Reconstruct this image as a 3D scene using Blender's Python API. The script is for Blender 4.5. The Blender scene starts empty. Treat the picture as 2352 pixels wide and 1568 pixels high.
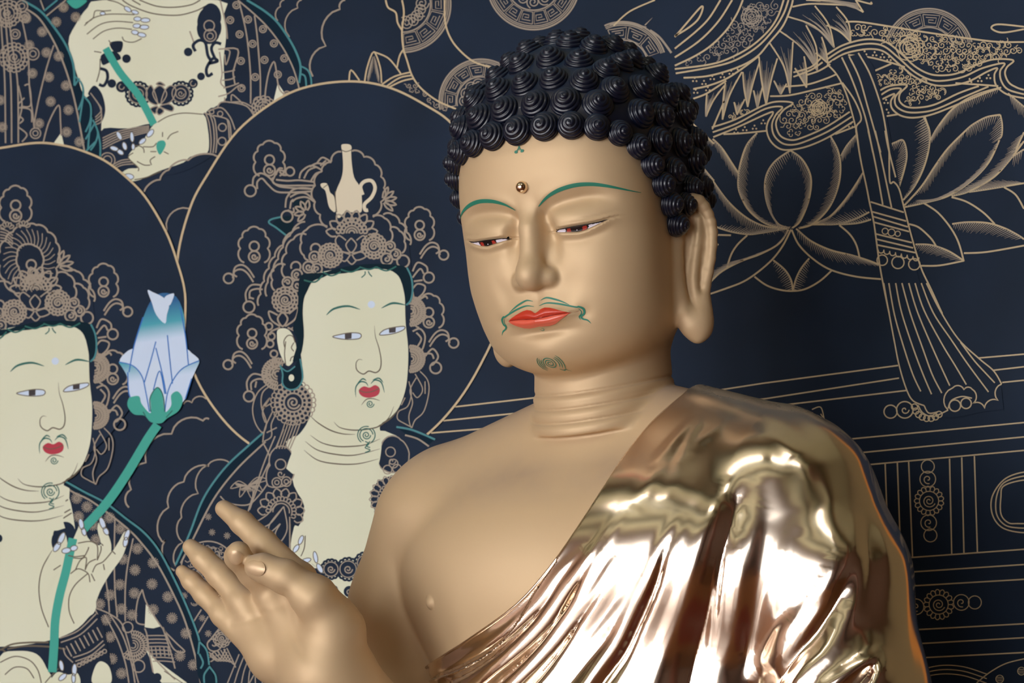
import bpy, bmesh, math, random
import numpy as np
from math import sin, cos, pi, radians, sqrt, atan2
from mathutils import Vector, Matrix
from mathutils.geometry import tessellate_polygon

random.seed(7)
np.random.seed(7)
SC = bpy.context.scene
COL = SC.collection

# ------------------------------------------------------------------ camera, world, light, exposure
U = 0.0005                                   # one working unit: half a millimetre
O = np.array([0.0, 0.0, 2.2])                # middle of the statue's head
IW, IH, FPX = 2352.0, 1568.0, 5200.0
AZ, EL = radians(31.5), radians(12.4)
cR = np.array([cos(AZ), sin(AZ), 0.0])
cF = np.array([-sin(AZ) * cos(EL), cos(AZ) * cos(EL), sin(EL)])
cU = np.cross(cR, cF)
def ray(u, v):
    return cF + cR * ((u - IW / 2) / FPX) - cU * ((v - IH / 2) / FPX)
CAM = O - ray(1295, 545) * 2.6
cam_d = bpy.data.cameras.new('camera')
cam = bpy.data.objects.new('camera', cam_d)
COL.objects.link(cam)
SC.camera = cam
cam_d.sensor_width = 36.0
cam_d.lens = FPX / IW * 36.0
cam_d.clip_start = 0.05
cam.matrix_world = Matrix(((cR[0], cU[0], -cF[0], CAM[0]), (cR[1], cU[1], -cF[1], CAM[1]),
                           (cR[2], cU[2], -cF[2], CAM[2]), (0, 0, 0, 1)))
cam_d.dof.use_dof = True
cam_d.dof.focus_distance = 2.52
cam_d.dof.aperture_fstop = 14.0

SC.view_settings.view_transform = 'Standard'
SC.view_settings.look = 'None'
SC.view_settings.gamma = 1.0
SC.view_settings.use_curve_mapping = False
SC.view_settings.exposure = 0.45

world = bpy.data.worlds.new('sky')
SC.world = world
world.use_nodes = True
wn = world.node_tree.nodes
wn['Background'].inputs[0].default_value = (0.75, 0.86, 1.0, 1)
wn['Background'].inputs[1].default_value = 1.0

# ------------------------------------------------------------------ materials
MATS = {}
def srgb(r, g, b):
    f = lambda c: (c / 255.0) / 12.92 if c / 255.0 <= 0.04045 else ((c / 255.0 + 0.055) / 1.055) ** 2.4
    return (f(r), f(g), f(b), 1.0)
def mat(name, col, rough=0.6, metal=0.0, spec=0.5, emit=None, estr=0.0, coat=0.0):
    m = bpy.data.materials.new(name)
    m.use_nodes = True
    b = m.node_tree.nodes['Principled BSDF']
    b.inputs['Base Color'].default_value = col
    b.inputs['Roughness'].default_value = rough
    b.inputs['Metallic'].default_value = metal
    b.inputs['Specular IOR Level'].default_value = spec
    b.inputs['Coat Weight'].default_value = coat
    if emit:
        b.inputs['Emission Color'].default_value = emit
        b.inputs['Emission Strength'].default_value = estr
    MATS[name] = m
    return m
def nodes(m):
    return m.node_tree.nodes, m.node_tree.links, m.node_tree.nodes['Principled BSDF']
def noise_mix(m, c1, c2, scale, detail=3.0, lo=0.35, hi=0.65, stretch=None):
    n, l, b = nodes(m)
    tc = n.new('ShaderNodeTexCoord'); mp = n.new('ShaderNodeMapping')
    nz = n.new('ShaderNodeTexNoise'); rp = n.new('ShaderNodeValToRGB')
    nz.inputs['Scale'].default_value = scale; nz.inputs['Detail'].default_value = detail
    if stretch: mp.inputs['Scale'].default_value = stretch
    l.new(tc.outputs['Object'], mp.inputs[0]); l.new(mp.outputs[0], nz.inputs['Vector'])
    l.new(nz.outputs['Fac'], rp.inputs[0]); l.new(rp.outputs[0], b.inputs['Base Color'])
    rp.color_ramp.elements[0].position = lo; rp.color_ramp.elements[0].color = c1
    rp.color_ramp.elements[1].position = hi; rp.color_ramp.elements[1].color = c2
def bump(m, scale, strength, dist=0.001, detail=4.0):
    n, l, b = nodes(m)
    tc = n.new('ShaderNodeTexCoord'); nz = n.new('ShaderNodeTexNoise'); bp = n.new('ShaderNodeBump')
    nz.inputs['Scale'].default_value = scale; nz.inputs['Detail'].default_value = detail
    bp.inputs['Strength'].default_value = strength; bp.inputs['Distance'].default_value = dist
    l.new(tc.outputs['Object'], nz.inputs['Vector']); l.new(nz.outputs['Fac'], bp.inputs['Height'])
    l.new(bp.outputs[0], b.inputs['Normal'])

M_SKIN = mat('gold_paint', srgb(202, 174, 137), 0.54, 0.26, 0.35)
M_ROBE = mat('polished_gold', (0.90, 0.76, 0.62, 1), 0.16, 1.0)
M_HAIR = mat('blue_black_lacquer', srgb(12, 18, 36), 0.32, 0.0, 0.5, coat=0.15)
def dust(m, col, lo, hi, amt, rough=None):
    """grey dust lying on the surfaces that face up"""
    n, l, b = nodes(m)
    g = n.new('ShaderNodeNewGeometry'); sp = n.new('ShaderNodeSeparateXYZ'); mr = n.new('ShaderNodeMapRange'); nz = n.new('ShaderNodeTexNoise')
    tc = n.new('ShaderNodeTexCoord'); ml = n.new('ShaderNodeMath'); ml.operation = 'MULTIPLY'; ad = n.new('ShaderNodeMapRange')
    nz.inputs['Scale'].default_value = 30; nz.inputs['Detail'].default_value = 5
    l.new(tc.outputs['Object'], nz.inputs['Vector']); l.new(nz.outputs['Fac'], ad.inputs['Value'])
    ad.inputs['From Min'].default_value = 0.3; ad.inputs['From Max'].default_value = 0.6; ad.inputs['To Min'].default_value = 0.55
    l.new(g.outputs['Normal'], sp.inputs[0]); l.new(sp.outputs['Z'], mr.inputs['Value'])
    mr.inputs['From Min'].default_value = lo; mr.inputs['From Max'].default_value = hi; mr.inputs['To Max'].default_value = amt
    l.new(mr.outputs[0], ml.inputs[0]); l.new(ad.outputs[0], ml.inputs[1])
    mx = n.new('ShaderNodeMix'); mx.data_type = 'RGBA'
    mx.inputs['A'].default_value = b.inputs['Base Color'].default_value; mx.inputs['B'].default_value = col
    l.new(ml.outputs[0], mx.inputs['Factor']); l.new(mx.outputs['Result'], b.inputs['Base Color'])
    for key, to in (rough or {}).items():
        f = n.new('ShaderNodeMix'); f.data_type = 'FLOAT'
        f.inputs['A'].default_value = b.inputs[key].default_value; f.inputs['B'].default_value = to
        l.new(ml.outputs[0], f.inputs['Factor']); l.new(f.outputs['Result'], b.inputs[key])
dust(M_SKIN, srgb(158, 140, 128), 0.35, 0.95, 0.75, {'Metallic': 0.0, 'Roughness': 0.8})
dust(M_ROBE, srgb(160, 150, 120), 0.45, 1.0, 0.5, {'Metallic': 0.4, 'Roughness': 0.5})
dust(M_HAIR, srgb(54, 78, 104), 0.25, 0.95, 0.6, {'Roughness': 0.7})
M_BEAD = mat('gold_bead', (0.95, 0.78, 0.6, 1), 0.08, 1.0)
M_NAIL = mat('nail_gold', srgb(206, 176, 140), 0.36, 0.25)
M_GREEN = mat('green_paint', srgb(38, 122, 100), 0.5)
M_LIP = mat('red_paint', srgb(196, 58, 38), 0.32, 0.0, 0.5)
M_LIP2 = mat('lip_highlight_red', srgb(222, 96, 74), 0.26, 0.0, 0.7)  # lower lip: its pinkish highlight is put into the colour
M_WHITE = mat('eye_white_paint', srgb(222, 214, 226), 0.4)
M_BLACK = mat('black_paint', srgb(28, 22, 22), 0.35)
M_RED = mat('iris_red_paint', srgb(165, 50, 38), 0.4)
M_WOOD = mat('floor_wood', srgb(132, 84, 48), 0.3)
M_WALLP = mat('wall_plaster', srgb(150, 120, 102), 0.8)
M_CEIL = mat('ceiling_paint', srgb(196, 196, 156), 0.7)
M_PAPER = mat('paper_pane', srgb(240, 240, 235), 0.8, emit=(0.97, 0.98, 1.0, 1), estr=8.0)
M_PAPERD = mat('fill_paper_pane', srgb(225, 225, 220), 0.8, emit=(0.95, 0.97, 1.0, 1), estr=4.8)  # third door's pane, dimmed and kept as fill for the near cheek
M_LATT = mat('lattice_wood', srgb(96, 60, 34), 0.5)
M_LAMP = mat('lamp_tube', (1, 1, 1, 1), 0.5, emit=(1.0, 0.98, 0.9, 1), estr=14.0)
M_NAVY = mat('navy_ground', srgb(30, 38, 60), 0.65, 0.0, 0.2)
noise_mix(M_NAVY, srgb(16, 31, 50), srgb(22, 38, 60), 6.0)
M_GOLDL = mat('gold_line', srgb(196, 176, 142), 0.55, 0.0, 0.3)
M_GOLDD = mat('pale_gold_line', srgb(156, 144, 130), 0.55, 0.0, 0.3)
M_PUPIL = mat('pupil_paint', srgb(52, 46, 50), 0.5)
M_FRAME = mat('frame_wood', srgb(176, 116, 52), 0.35)
M_CREAM = mat('cream_skin', srgb(208, 205, 176), 0.6, 0.0, 0.3)
noise_mix(M_CREAM, srgb(212, 214, 188), srgb(220, 222, 202), 2.0)
M_INK = mat('brown_ink', srgb(96, 86, 70), 0.6)
M_TEAL = mat('teal_paint', srgb(52, 160, 145), 0.55)
M_TEALL = mat('teal_line', srgb(58, 128, 136), 0.55)
M_DTEAL = mat('dark_teal_paint', srgb(10, 34, 50), 0.7, 0.0, 0.12)
M_HAIRP = mat('painted_hair', srgb(10, 34, 46), 0.7, 0.0, 0.12)
M_DGRN = mat('dark_green_line', srgb(22, 96, 88), 0.6)
M_PALE = mat('pale_blue_paint', srgb(200, 216, 238), 0.5)
M_ROSE = mat('crimson_paint', srgb(176, 44, 66), 0.55)
M_MAROON = mat('maroon_paint', srgb(120, 32, 62), 0.55)
M_BONE = mat('bone_paint', srgb(214, 204, 180), 0.6)
M_ALTAR = mat('altar_lacquer', srgb(120, 40, 26), 0.35)

# ------------------------------------------------------------------ object helpers
def tag(o, label=None, cat=None, group=None, kind=None):
    if label: o['label'] = label
    if cat: o['category'] = cat
    if group: o['group'] = group
    if kind: o['kind'] = kind
    return o
def empty(name, loc=(0, 0, 0), parent=None):
    o = bpy.data.objects.new(name, None); COL.objects.link(o)
    o.empty_display_size = 0.05
    o.location = loc
    if parent: o.parent = parent
    return o
def mesh_obj(name, verts, faces, mats, parent=None, smooth=True, mi=None):
    me = bpy.data.meshes.new(name)
    me.from_pydata([tuple(v) for v in verts], [], faces)
    for m in (mats if isinstance(mats, (list, tuple)) else [mats]):
        me.materials.append(m)
    if mi is not None: me.polygons.foreach_set('material_index', np.asarray(mi, dtype=np.int32))
    me.polygons.foreach_set('use_smooth', [smooth] * len(me.polygons))
    me.update()
    o = bpy.data.objects.new(name, me); COL.objects.link(o)
    if parent: o.parent = parent
    return o
def box_bm(bm, c, s):
    r = bmesh.ops.create_cube(bm, size=1.0)
    for v in r['verts']:
        v.co = Vector((v.co.x * s[0] + c[0], v.co.y * s[1] + c[1], v.co.z * s[2] + c[2]))
def bm_obj(name, bm, m, parent=None, smooth=False, bevel=0.0):
    if bevel: bmesh.ops.bevel(bm, geom=bm.edges[:], offset=bevel, segments=2, affect='EDGES', profile=0.5)
    me = bpy.data.meshes.new(name); bm.to_mesh(me); bm.free()
    me.materials.append(m)
    me.polygons.foreach_set('use_smooth', [smooth] * len(me.polygons))
    o = bpy.data.objects.new(name, me); COL.objects.link(o)
    if parent: o.parent = parent
    return o
def box(name, c, s, m, parent=None, bevel=0.0):
    bm = bmesh.new(); box_bm(bm, c, s)
    return bm_obj(name, bm, m, parent, bevel=bevel)

# ------------------------------------------------------------------ the hall
WALL_Y = 0.52
def struct(o): o['kind'] = 'structure'; return o
struct(box('floor', (0, -3.2, -0.05), (10.4, 8.2, 0.1), M_WOOD))
struct(box('ceiling', (0, -3.2, 4.65), (10.4, 8.2, 0.1), M_CEIL))
struct(box('wall_back', (0, WALL_Y + 0.13, 2.3), (10.4, 0.2, 4.8), mat('olive_plaster', srgb(104, 90, 60), 0.8)))
struct(box('wall_left', (-5.1, -3.2, 2.3), (0.2, 8.0, 4.6), M_WALLP))
struct(box('wall_right', (5.1, -3.2, 2.3), (0.2, 8.0, 4.6), mat('dark_wall_wood', srgb(98, 68, 46), 0.6)))
FY = -6.6
bm = bmesh.new()
box_bm(bm, (0, FY, 3.95), (10.0, 0.16, 1.3))
for x, w_ in ((-4.8, .4), (-2.3, .35), (0.0, .35), (3.65, 2.7)): box_bm(bm, (x, FY, 1.65), (w_, 0.16, 3.3))
struct(bm_obj('wall_front', bm, M_WALLP))
for i, x in enumerate([-3.54, -1.15, 1.15]):
    p = box('door_%d' % (i + 1), (x, FY - 0.02, 1.65), (2.15 if i else 2.3, 0.02, 3.3), M_PAPER if i < 2 else M_PAPERD); struct(p)
    bm = bmesh.new()
    for k in range(5): box_bm(bm, (x - 0.955 + k * 0.4775, FY + 0.03, 1.65), (0.05, 0.05, 3.3))
    for k in range(7): box_bm(bm, (x, FY + 0.03, 0.05 + k * 0.533), (1.95, 0.04, 0.04))
    bm_obj('lattice', bm, M_LATT, p)
for i, (x, y) in enumerate(((-1.3, -2.6), (1.1, -2.6))):
    l = empty('ceiling_lamp', (x, y, 4.6))
    tag(l, 'long tube lamp on the ceiling, the %s of the two' % ('left' if i == 0 else 'right'), 'lamp')
    box('lamp_housing', (0, 0, -0.03), (1.3, 0.16, 0.06), M_FRAME, l)
    box('lamp_tube', (0, 0, -0.085), (1.2, 0.06, 0.05), M_LAMP, l)
M_COL = mat('column_lacquer', srgb(128, 76, 56), 0.4)
M_BEAM = mat('beam_paint', srgb(104, 112, 78), 0.5)
n_ = 0
for x in (-2.9, 2.9):  # unseen columns and beams, added to vary the robe's reflections
    for y in (-1.6, -4.4):
        bm = bmesh.new(); bmesh.ops.create_cone(bm, cap_ends=True, segments=40, radius1=0.19, radius2=0.17, depth=4.6)
        for v in bm.verts: v.co += Vector((x, y, 2.3))
        n_ += 1; struct(bm_obj('trim_%d' % n_, bm, M_COL, smooth=True))
for y in (-1.6, -3.0, -4.4):
    n_ += 1; struct(box('trim_%d' % n_, (0, y, 4.48), (10.0, 0.22, 0.24), M_BEAM))
# ------------------------------------------------------------------ implicit surfaces
def smin(a, b, k):
    h = np.maximum(k - np.abs(a - b), 0.0) / k
    return np.minimum(a, b) - h * h * k * 0.25
def smax(a, b, k): return -smin(-a, -b, k)
def sstep(x, a, b):
    t = np.clip((x - a) / (b - a), 0, 1); return t * t * (3 - 2 * t)
def caps(p, a, b, ra, rb):
    a = np.array(a, float); b = np.array(b, float); d = b - a
    t = np.clip(((p - a) @ d) / (d @ d), 0, 1)
    q = p - a - t[:, None] * d
    return np.sqrt((q * q).sum(1)) - (ra + (rb - ra) * t)
def chain(p, pts, k=None):
    r = None
    for i in range(len(pts) - 1):
        c = caps(p, pts[i][:3], pts[i + 1][:3], pts[i][3], pts[i + 1][3])
        r = c if r is None else (np.minimum(r, c) if k is None else smin(r, c, k))
    return r
def ellip(p, c, r, rot=None):
    q = p - np.array(c, float)
    if rot is not None: q = q @ rot
    r = np.array(r, float)
    k0 = np.sqrt(((q / r) ** 2).sum(1)) + 1e-9; k1 = np.sqrt(((q / (r * r)) ** 2).sum(1)) + 1e-9
    return k0 * (k0 - 1) / k1
def boxed(fn, p, lo, hi, far):
    """evaluate fn only for points in the box, a large distance elsewhere"""
    lo = np.array(lo, float); hi = np.array(hi, float)
    d = np.maximum(np.maximum(lo - p, p - hi), 0); dd = np.sqrt((d * d).sum(1))
    m = dd < far
    out = dd.copy() + 1.0
    if m.any(): out[m] = fn(p[m])
    return out
def cr(pts, n=8, closed=False):
    """Catmull-Rom through the points"""
    P = np.array(pts, float); N = len(P)
    out = []
    seg = N if closed else N - 1
    for i in range(seg):
        if closed: p0, p1, p2, p3 = P[(i - 1) % N], P[i], P[(i + 1) % N], P[(i + 2) % N]
        else: p0, p1, p2, p3 = P[max(i - 1, 0)], P[i], P[i + 1], P[min(i + 2, N - 1)]
        for k in range(n):
            t = k / n
            out.append(0.5 * (2 * p1 + (p2 - p0) * t + (2 * p0 - 5 * p1 + 4 * p2 - p3) * t * t + (3 * p1 - p0 - 3 * p2 + p3) * t ** 3))
    if not closed: out.append(P[-1])
    return np.array(out)
def grad(f, p, e=0.6):
    g = np.empty_like(p); f0 = f(p)
    for i in range(3):
        q = p.copy(); q[:, i] += e; g[:, i] = (f(q) - f0) / e
    return f0, g
def grad_c(f, p, e):
    g = np.empty_like(p)
    for i in range(3):
        q = p.copy(); q[:, i] += e; r = p.copy(); r[:, i] -= e
        g[:, i] = f(q) - f(r)
    return g
def sparse_nets(f, lo, hi, h, levels=4, slack=1.6):
    """surface nets on a sparse grid: cells are halved only near the surface"""
    lo = np.array(lo, float); hi = np.array(hi, float)
    H = h * 2 ** levels
    n = np.ceil((hi - lo) / H).astype(int)
    g = np.stack(np.meshgrid(*[np.arange(k) for k in n], indexing='ij'), -1).reshape(-1, 3)
    for L in range(levels, 0, -1):
        s = h * 2 ** L
        c = lo + (g + 0.5) * s
        keep = np.abs(f(c)) < s * 0.87 * slack
        g = g[keep]
        g = (g[:, None, :] * 2 + np.array([[i, j, k] for i in (0, 1) for j in (0, 1) for k in (0, 1)])[None]).reshape(-1, 3)
    D = (n * 2 ** levels + 3).astype(np.int64)
    key = lambda a: (a[:, 0].astype(np.int64) * D[1] + a[:, 1]) * D[2] + a[:, 2]
    offs = np.array([[i, j, k] for i in (0, 1) for j in (0, 1) for k in (0, 1)])
    allc = (g[:, None, :] + offs[None]).reshape(-1, 3)
    ck = key(allc); uk, idx, inv = np.unique(ck, return_index=True, return_inverse=True)
    vals = f(lo + allc[idx] * h)
    cv = vals[inv].reshape(-1, 8)
    sgn = cv < 0
    act = sgn.any(1) & ~sgn.all(1)
    g = g[act]; cv = cv[act]
    k = key(g); o = np.argsort(k); g = g[o]; cv = cv[o]; k = k[o]
    acc = np.zeros((len(g), 3)); cnt = np.zeros(len(g))
    E = [(a, b) for a in range(8) for b in range(a + 1, 8) if bin(a ^ b).count('1') == 1]
    for a, b in E:
        va, vb = cv[:, a], cv[:, b]; m = (va < 0) != (vb < 0)
        t = np.where(m, va / np.where(m, va - vb, 1), 0)
        pos = offs[a] + t[:, None] * (offs[b] - offs[a])
        acc[m] += pos[m]; cnt[m] += 1
    V = lo + (g + acc / cnt[:, None]) * h
    def look(q):
        kk = key(q); i = np.searchsorted(k, kk); i = np.minimum(i, len(k) - 1)
        return np.where(k[i] == kk, i, -1)
    faces = []
    for ax in range(3):
        b = 4 >> ax
        m = (cv[:, 0] < 0) != (cv[:, b] < 0)
        gm = g[m]; inside = cv[m, 0] < 0
        e1 = np.zeros(3, int); e2 = np.zeros(3, int); e1[(ax + 1) % 3] = 1; e2[(ax + 2) % 3] = 1
        q = np.stack([look(gm), look(gm - e1), look(gm - e1 - e2), look(gm - e2)], 1)
        ok = (q >= 0).all(1); q = q[ok]; ins = inside[ok]
        q[~ins] = q[~ins][:, ::-1]
        faces.append(q)
    return V, np.concatenate(faces)
def relax(f, V, it=3):
    for _ in range(it):
        f0, g = grad(f, V); g2 = (g * g).sum(1) + 1e-9
        st = f0 / g2; st = np.clip(st, -4, 4)
        V = V - g * st[:, None]
    return V
def big_mesh(name, V, F, m, parent, normals=None):
    me = bpy.data.meshes.new(name)
    me.vertices.add(len(V)); me.vertices.foreach_set('co', V.astype(np.float32).ravel())
    me.loops.add(F.size); me.loops.foreach_set('vertex_index', F.astype(np.int32).ravel())
    me.polygons.add(len(F)); me.polygons.foreach_set('loop_start', np.arange(0, F.size, 4, dtype=np.int32))
    me.update(calc_edges=True); me.validate()
    me.polygons.foreach_set('use_smooth', [True] * len(me.polygons))
    me.materials.append(m)
    if normals is not None and len(me.vertices) == len(normals):
        me.normals_split_custom_set_from_vertices(normals.astype(np.float32).tolist())
    o = bpy.data.objects.new(name, me); COL.objects.link(o); o.parent = parent
    return o
def trace(f, o, d, t0, t1, step=0.7, it=160):
    """march one ray to the surface of f (units u); a near miss gives the nearest point"""
    t = t0; best = (1e9, None)
    for _ in range(it):
        p = o + d * t; v = float(f(p[None])[0])
        if v < best[0]: best = (v, p)
        if v < 0.15: return p
        t += v * step
        if t > t1: return best[1]
    return best[1]
def world_m(p): return O + np.asarray(p) * U
CAM_U = (CAM - O) / U
def P(u, v, y):
    """point where the sight line of (u, v) meets the vertical plane y (units u)"""
    d = ray(u, v); t = (y - CAM_U[1]) / d[1]
    return CAM_U + d * t
# ------------------------------------------------------------------ the statue
PH = radians(13.0)
HM = np.stack([np.array([1, 0, 0.]), np.array([0, cos(PH), sin(PH)]), np.array([0, -sin(PH), cos(PH)])], 1)
def to_head(p): return p @ HM
def from_head(q): return np.asarray(q) @ HM.T
# head sections: height, half width, front depth, centre shift
HZ = np.array([-330, -318, -306, -293, -273, -236, -188, -146, -100, -39, 12, 72, 132, 192, 260, 330.])
HA = np.array([ 60,  110,  150,  172,  196,  216,  228,  234,  239, 242, 242, 244, 240, 231, 210, 170.])
HB = np.array([ 70,  92,  112,  124,  134,  146,  154,  155,  151, 149, 151, 156, 163, 158, 140, 110.])
HC = np.array([100, 96,  92,   86,   76,   56,   32,   14,    0,   0,   0,   0,   0,   0,   20,  40.])
def face_relief(x, z):
    """outward relief of the front of the face; x is already mirrored"""
    G = lambda cx, cz, sx, sz, r=0.0: np.exp(-((((x - cx) * cos(r) + (z - cz) * sin(r)) / sx) ** 2 + ((-(x - cx) * sin(r) + (z - cz) * cos(r)) / sz) ** 2))
    d = np.zeros_like(x)
    # brow arc: a soft ridge, and the hollow under it that runs down beside the nose
    bx = np.array([20, 32, 52, 78, 105, 132, 160, 185, 210, 238]); bz = np.array([40, 60, 77, 90, 97, 100, 97, 90, 78, 60.])
    arc = np.interp(x, bx, bz)
    w = sstep(x, 10, 40) * (1 - sstep(x, 185, 240))
    t = z - arc
    d += w * 3.0 * np.exp(-((t - 6) / 20) ** 2)
    cx_ = np.array([14, 26, 52, 90, 130, 165, 195]); cz_ = np.array([20, 42, 60, 68, 72, 70, 62.])
    t2 = z - np.interp(x, cx_, cz_)
    d -= (1 - sstep(x, 130, 215)) * sstep(x, 14, 34) * 14.0 * np.exp(-(t2 / 18) ** 2)
    d -= 24 * G(45, 14, 19, 36, 0.25)
    d -= 7 * G(50, -30, 20, 40, 0.1)
    # lid swelling over the eye and the slit
    ex = (x - 120) / 74.0
    su = np.interp(x, [50, 70, 92, 113, 142, 163, 186, 200], [5, 10, 10.5, 11, 12, 14, 18, 20.])
    sl = np.interp(x, [50, 60, 79, 102, 119, 137, 155, 173, 186, 200], [5, 5, 1, -1.5, -3, -0.5, 5, 12, 18, 20.])
    inx = np.exp(-(ex / 0.95) ** 4)
    d += 13 * np.exp(-((x - 118) / 70) ** 2) * np.exp(-((z - 24) / 29) ** 2)
    d += inx * 5.0 * np.exp(-(np.maximum(z - su, 0) / 8) ** 2) * (z > su - 40)  * sstep(z, -16, 12)
    mid = 0.5 * (su + sl); hw = np.maximum(0.5 * (su - sl), 0.5)
    d -= inx * 7.0 * np.exp(-((z - mid) / (hw + 2.5)) ** 4)
    d -= inx * 1.5 * np.exp(-((z - (su + 12)) / 3.5) ** 2) * sstep(x, 70, 150)
    d += inx * 2.0 * np.exp(-((z - (sl - 7)) / 6) ** 2)
    d -= inx * 2.5 * np.exp(-((z - (sl - 20)) / 9) ** 2)
    # cheeks, fold beside the nose, mouth, chin
    d += 10 * G(140, -70, 75, 60)
    d -= 3 * G(84, -122, 20, 46, -0.5)
    mu = np.interp(x, [0, 12, 26, 54, 87, 108], [-172, -167, -162, -168, -176, -179.])   # top of the upper lip
    ml = np.interp(x, [0, 20, 43, 73, 90, 108], [-183, -181, -179, -179, -178, -178.])   # between the lips
    mb = np.interp(x, [0, 20, 38, 60, 80, 100], [-198, -201, -200, -194, -186, -180.])
    lw = 1 - sstep(x, 52, 100)
    d += 13 * np.exp(-(x / 82) ** 2) * np.exp(-((z + 176) / 34) ** 2)
    d += lw * 7.5 * np.exp(-((z - 0.5 * (mu + ml) - 0.0) / 8.5) ** 2)
    d += lw * 9.5 * np.exp(-((z - 0.5 * (mb + ml)) / 9.0) ** 2)
    d -= (1 - sstep(x, 66, 108)) * 5.0 * np.exp(-((z - ml) / 2.8) ** 2)
    d -= 5 * G(106, -184, 17, 16)
    d -= 4.5 * G(0, -146, 13, 20)
    d -= 11 * G(0, -213, 62, 12)
    d += 13 * G(0, -258, 66, 34)
    return d
def nose_f(q):
    x = q[:, 0]
    r = smin(caps(q, (0, -122, 84), (0, -147, 20), 20, 24), caps(q, (0, -147, 20), (0, -162, -66), 24, 29), 14)
    r = smin(r, ellip(q, (0, -170, -87), (32, 36, 33)), 26)
    return smin(r, ellip(q, (36, -142, -94), (25, 32, 24)), 15)
EAR_RIM = cr([(240, 104, -22, 12), (244, 108, 22, 14), (262, 122, 46, 15), (284, 138, 44, 15), (298, 150, 12, 13), (302, 154, -30, 12), (293, 148, -90, 11), (277, 139, -150, 11), (268, 130, -200, 13)], 4)
EAR_FRONT = cr([(240, 106, -10, 14), (234, 98, -60, 16), (230, 92, -110, 17), (230, 92, -165, 18), (236, 98, -215, 22), (246, 110, -246, 25)], 4)
EAR_ANTI = cr([(280, 139, 4, 7), (274, 134, -40, 9), (266, 126, -85, 10), (258, 120, -130, 10), (258, 118, -175, 10), (260, 120, -215, 12)], 4)
def ear_f(q):
    r = chain(q, EAR_RIM[::2], 4)
    r = smin(r, chain(q, EAR_FRONT[::3], 4), 5)
    r = smin(r, chain(q, EAR_ANTI[::3], 4), 5)
    plate = smin(caps(q, (254, 142, 15), (243, 128, -200), 18, 15), caps(q, (282, 152, -5), (262, 138, -190), 14, 12), 12)
    plate = smin(plate, caps(q, (246, 124, 34), (262, 140, 10), 12, 14), 12)
    plate = smin(plate, caps(q, (238, 130, -20), (236, 122, -210), 16, 16), 14)
    r = smin(r, plate, 10)
    lobe = smin(ellip(q, (254, 114, -234), (33, 29, 45)), ellip(q, (268, 126, -214), (22, 20, 48)), 18)
    return smin(r, lobe, 16)
def head_f(p):
    q = to_head(p); x = np.abs(q[:, 0]); y = q[:, 1]; z = q[:, 2]
    a = np.interp(z, HZ, HA); b = np.interp(z, HZ, HB); c = np.interp(z, HZ, HC)
    return q, x, y, z, a, b, c
HZF = np.linspace(-345, 345, 300)
def _sm(t):
    v = np.interp(HZF, HZ, t)
    k = np.exp(-np.linspace(-2, 2, 25) ** 2); k /= k.sum()
    vp = np.concatenate([np.full(12, v[0]), v, np.full(12, v[-1])])
    return np.convolve(vp, k, 'valid')
HAf, HBf, HCf = _sm(HA), _sm(HB), _sm(HC)
def skull_f(p):
    q = to_head(p); x = np.abs(q[:, 0]); y = q[:, 1]; z = q[:, 2]
    a = np.interp(z, HZF, HAf); b = np.interp(z, HZF, HBf); c = np.interp(z, HZF, HCf)
    yy = y - c
    bf = np.where(yy < 0, b + c, 290.0 - 0.4 * np.maximum(-z, 0))
    n = 2.3
    k = ((x / a) ** n + (np.abs(yy) / bf) ** n) ** (1 / n) + 1e-6
    L = np.sqrt(x * x + yy * yy)
    f = L * (1 - 1 / k)
    f = np.maximum(f, -90)
    zmin = -322 + 0.12 * np.maximum(y + 40, 0) + 0.0009 * x * x
    f = smax(f, zmin - z, 70)
    f = smax(f, z - 300, 80)
    gate = 1 - sstep(y, -60, 20)
    m = gate > 0
    dd = np.zeros_like(f)
    dd[m] = face_relief(x[m], z[m]) * gate[m]
    f = f - dd
    qa = np.stack([x, y, z], 1)
    nz = boxed(nose_f, qa, (-1, -230, -135), (75, -60, 100), 60)
    f = smin(f, nz, 9 + 12 * sstep(z, -75, -20))
    er = boxed(ear_f, qa, (205, 65, -300), (325, 195, 75), 60)
    return smin(f, er, 22)
def neck_f(p):
    y0 = 196
    r = caps(p, (0, 176, -230), (0, 200, -600), 158, 174)
    # three soft rings
    ang = np.abs(p[:, 0]); zz = p[:, 2] + 0.00035 * ang ** 2 * -1 + (p[:, 1] - 28) * -0.26
    for z0, w in ((-362, 3.2), (-396, 3.6), (-428, 3.6)):
        t = zz - (z0)
        r += 3.0 * np.exp(-(t / 4.5) ** 2)
        r -= 2.6 * np.exp(-((t + 14) / 9.0) ** 2)
    return smax(r, -(zz + 458), 9)
def torso_f(p):
    x = np.sqrt(p[:, 0] ** 2 + 4900.0)
    q = p.copy(); q[:, 0] = x
    chest = ellip(q, (0, 225, -850), (480, 240, 430))
    pec = ellip(q, (215, 130, -730), (290, 165, 200))
    belly = ellip(q, (0, 200, -1330), (470, 290, 420))
    r = smin(smin(chest, pec, 160), belly, 160)
    trap = caps(q, (90, 222, -430), (405, 216, -556), 128, 146)
    r = smin(r, trap, 80)
    return smin(caps(p, (0, 214, -440), (0, 222, -570), 158, 192), r, 50)
ARM = [(474, 208, -612, 160), (545, 205, -800, 150), (585, 190, -1050, 138), (610, 150, -1300, 125)]
def shoulder_r(p):   # bare arm on the picture's left
    return chain(p, [(-a, b, c, r) for a, b, c, r in ARM], 40)
def forearm_f(p):
    a = chain(p, [np.r_[(-620, 150, -1300), 122], np.r_[P(860, 1700, -90), 118], np.r_[P(778, 1600, -190), 103], np.r_[P(755, 1540, -220), 96]], 40)
    return a
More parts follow.
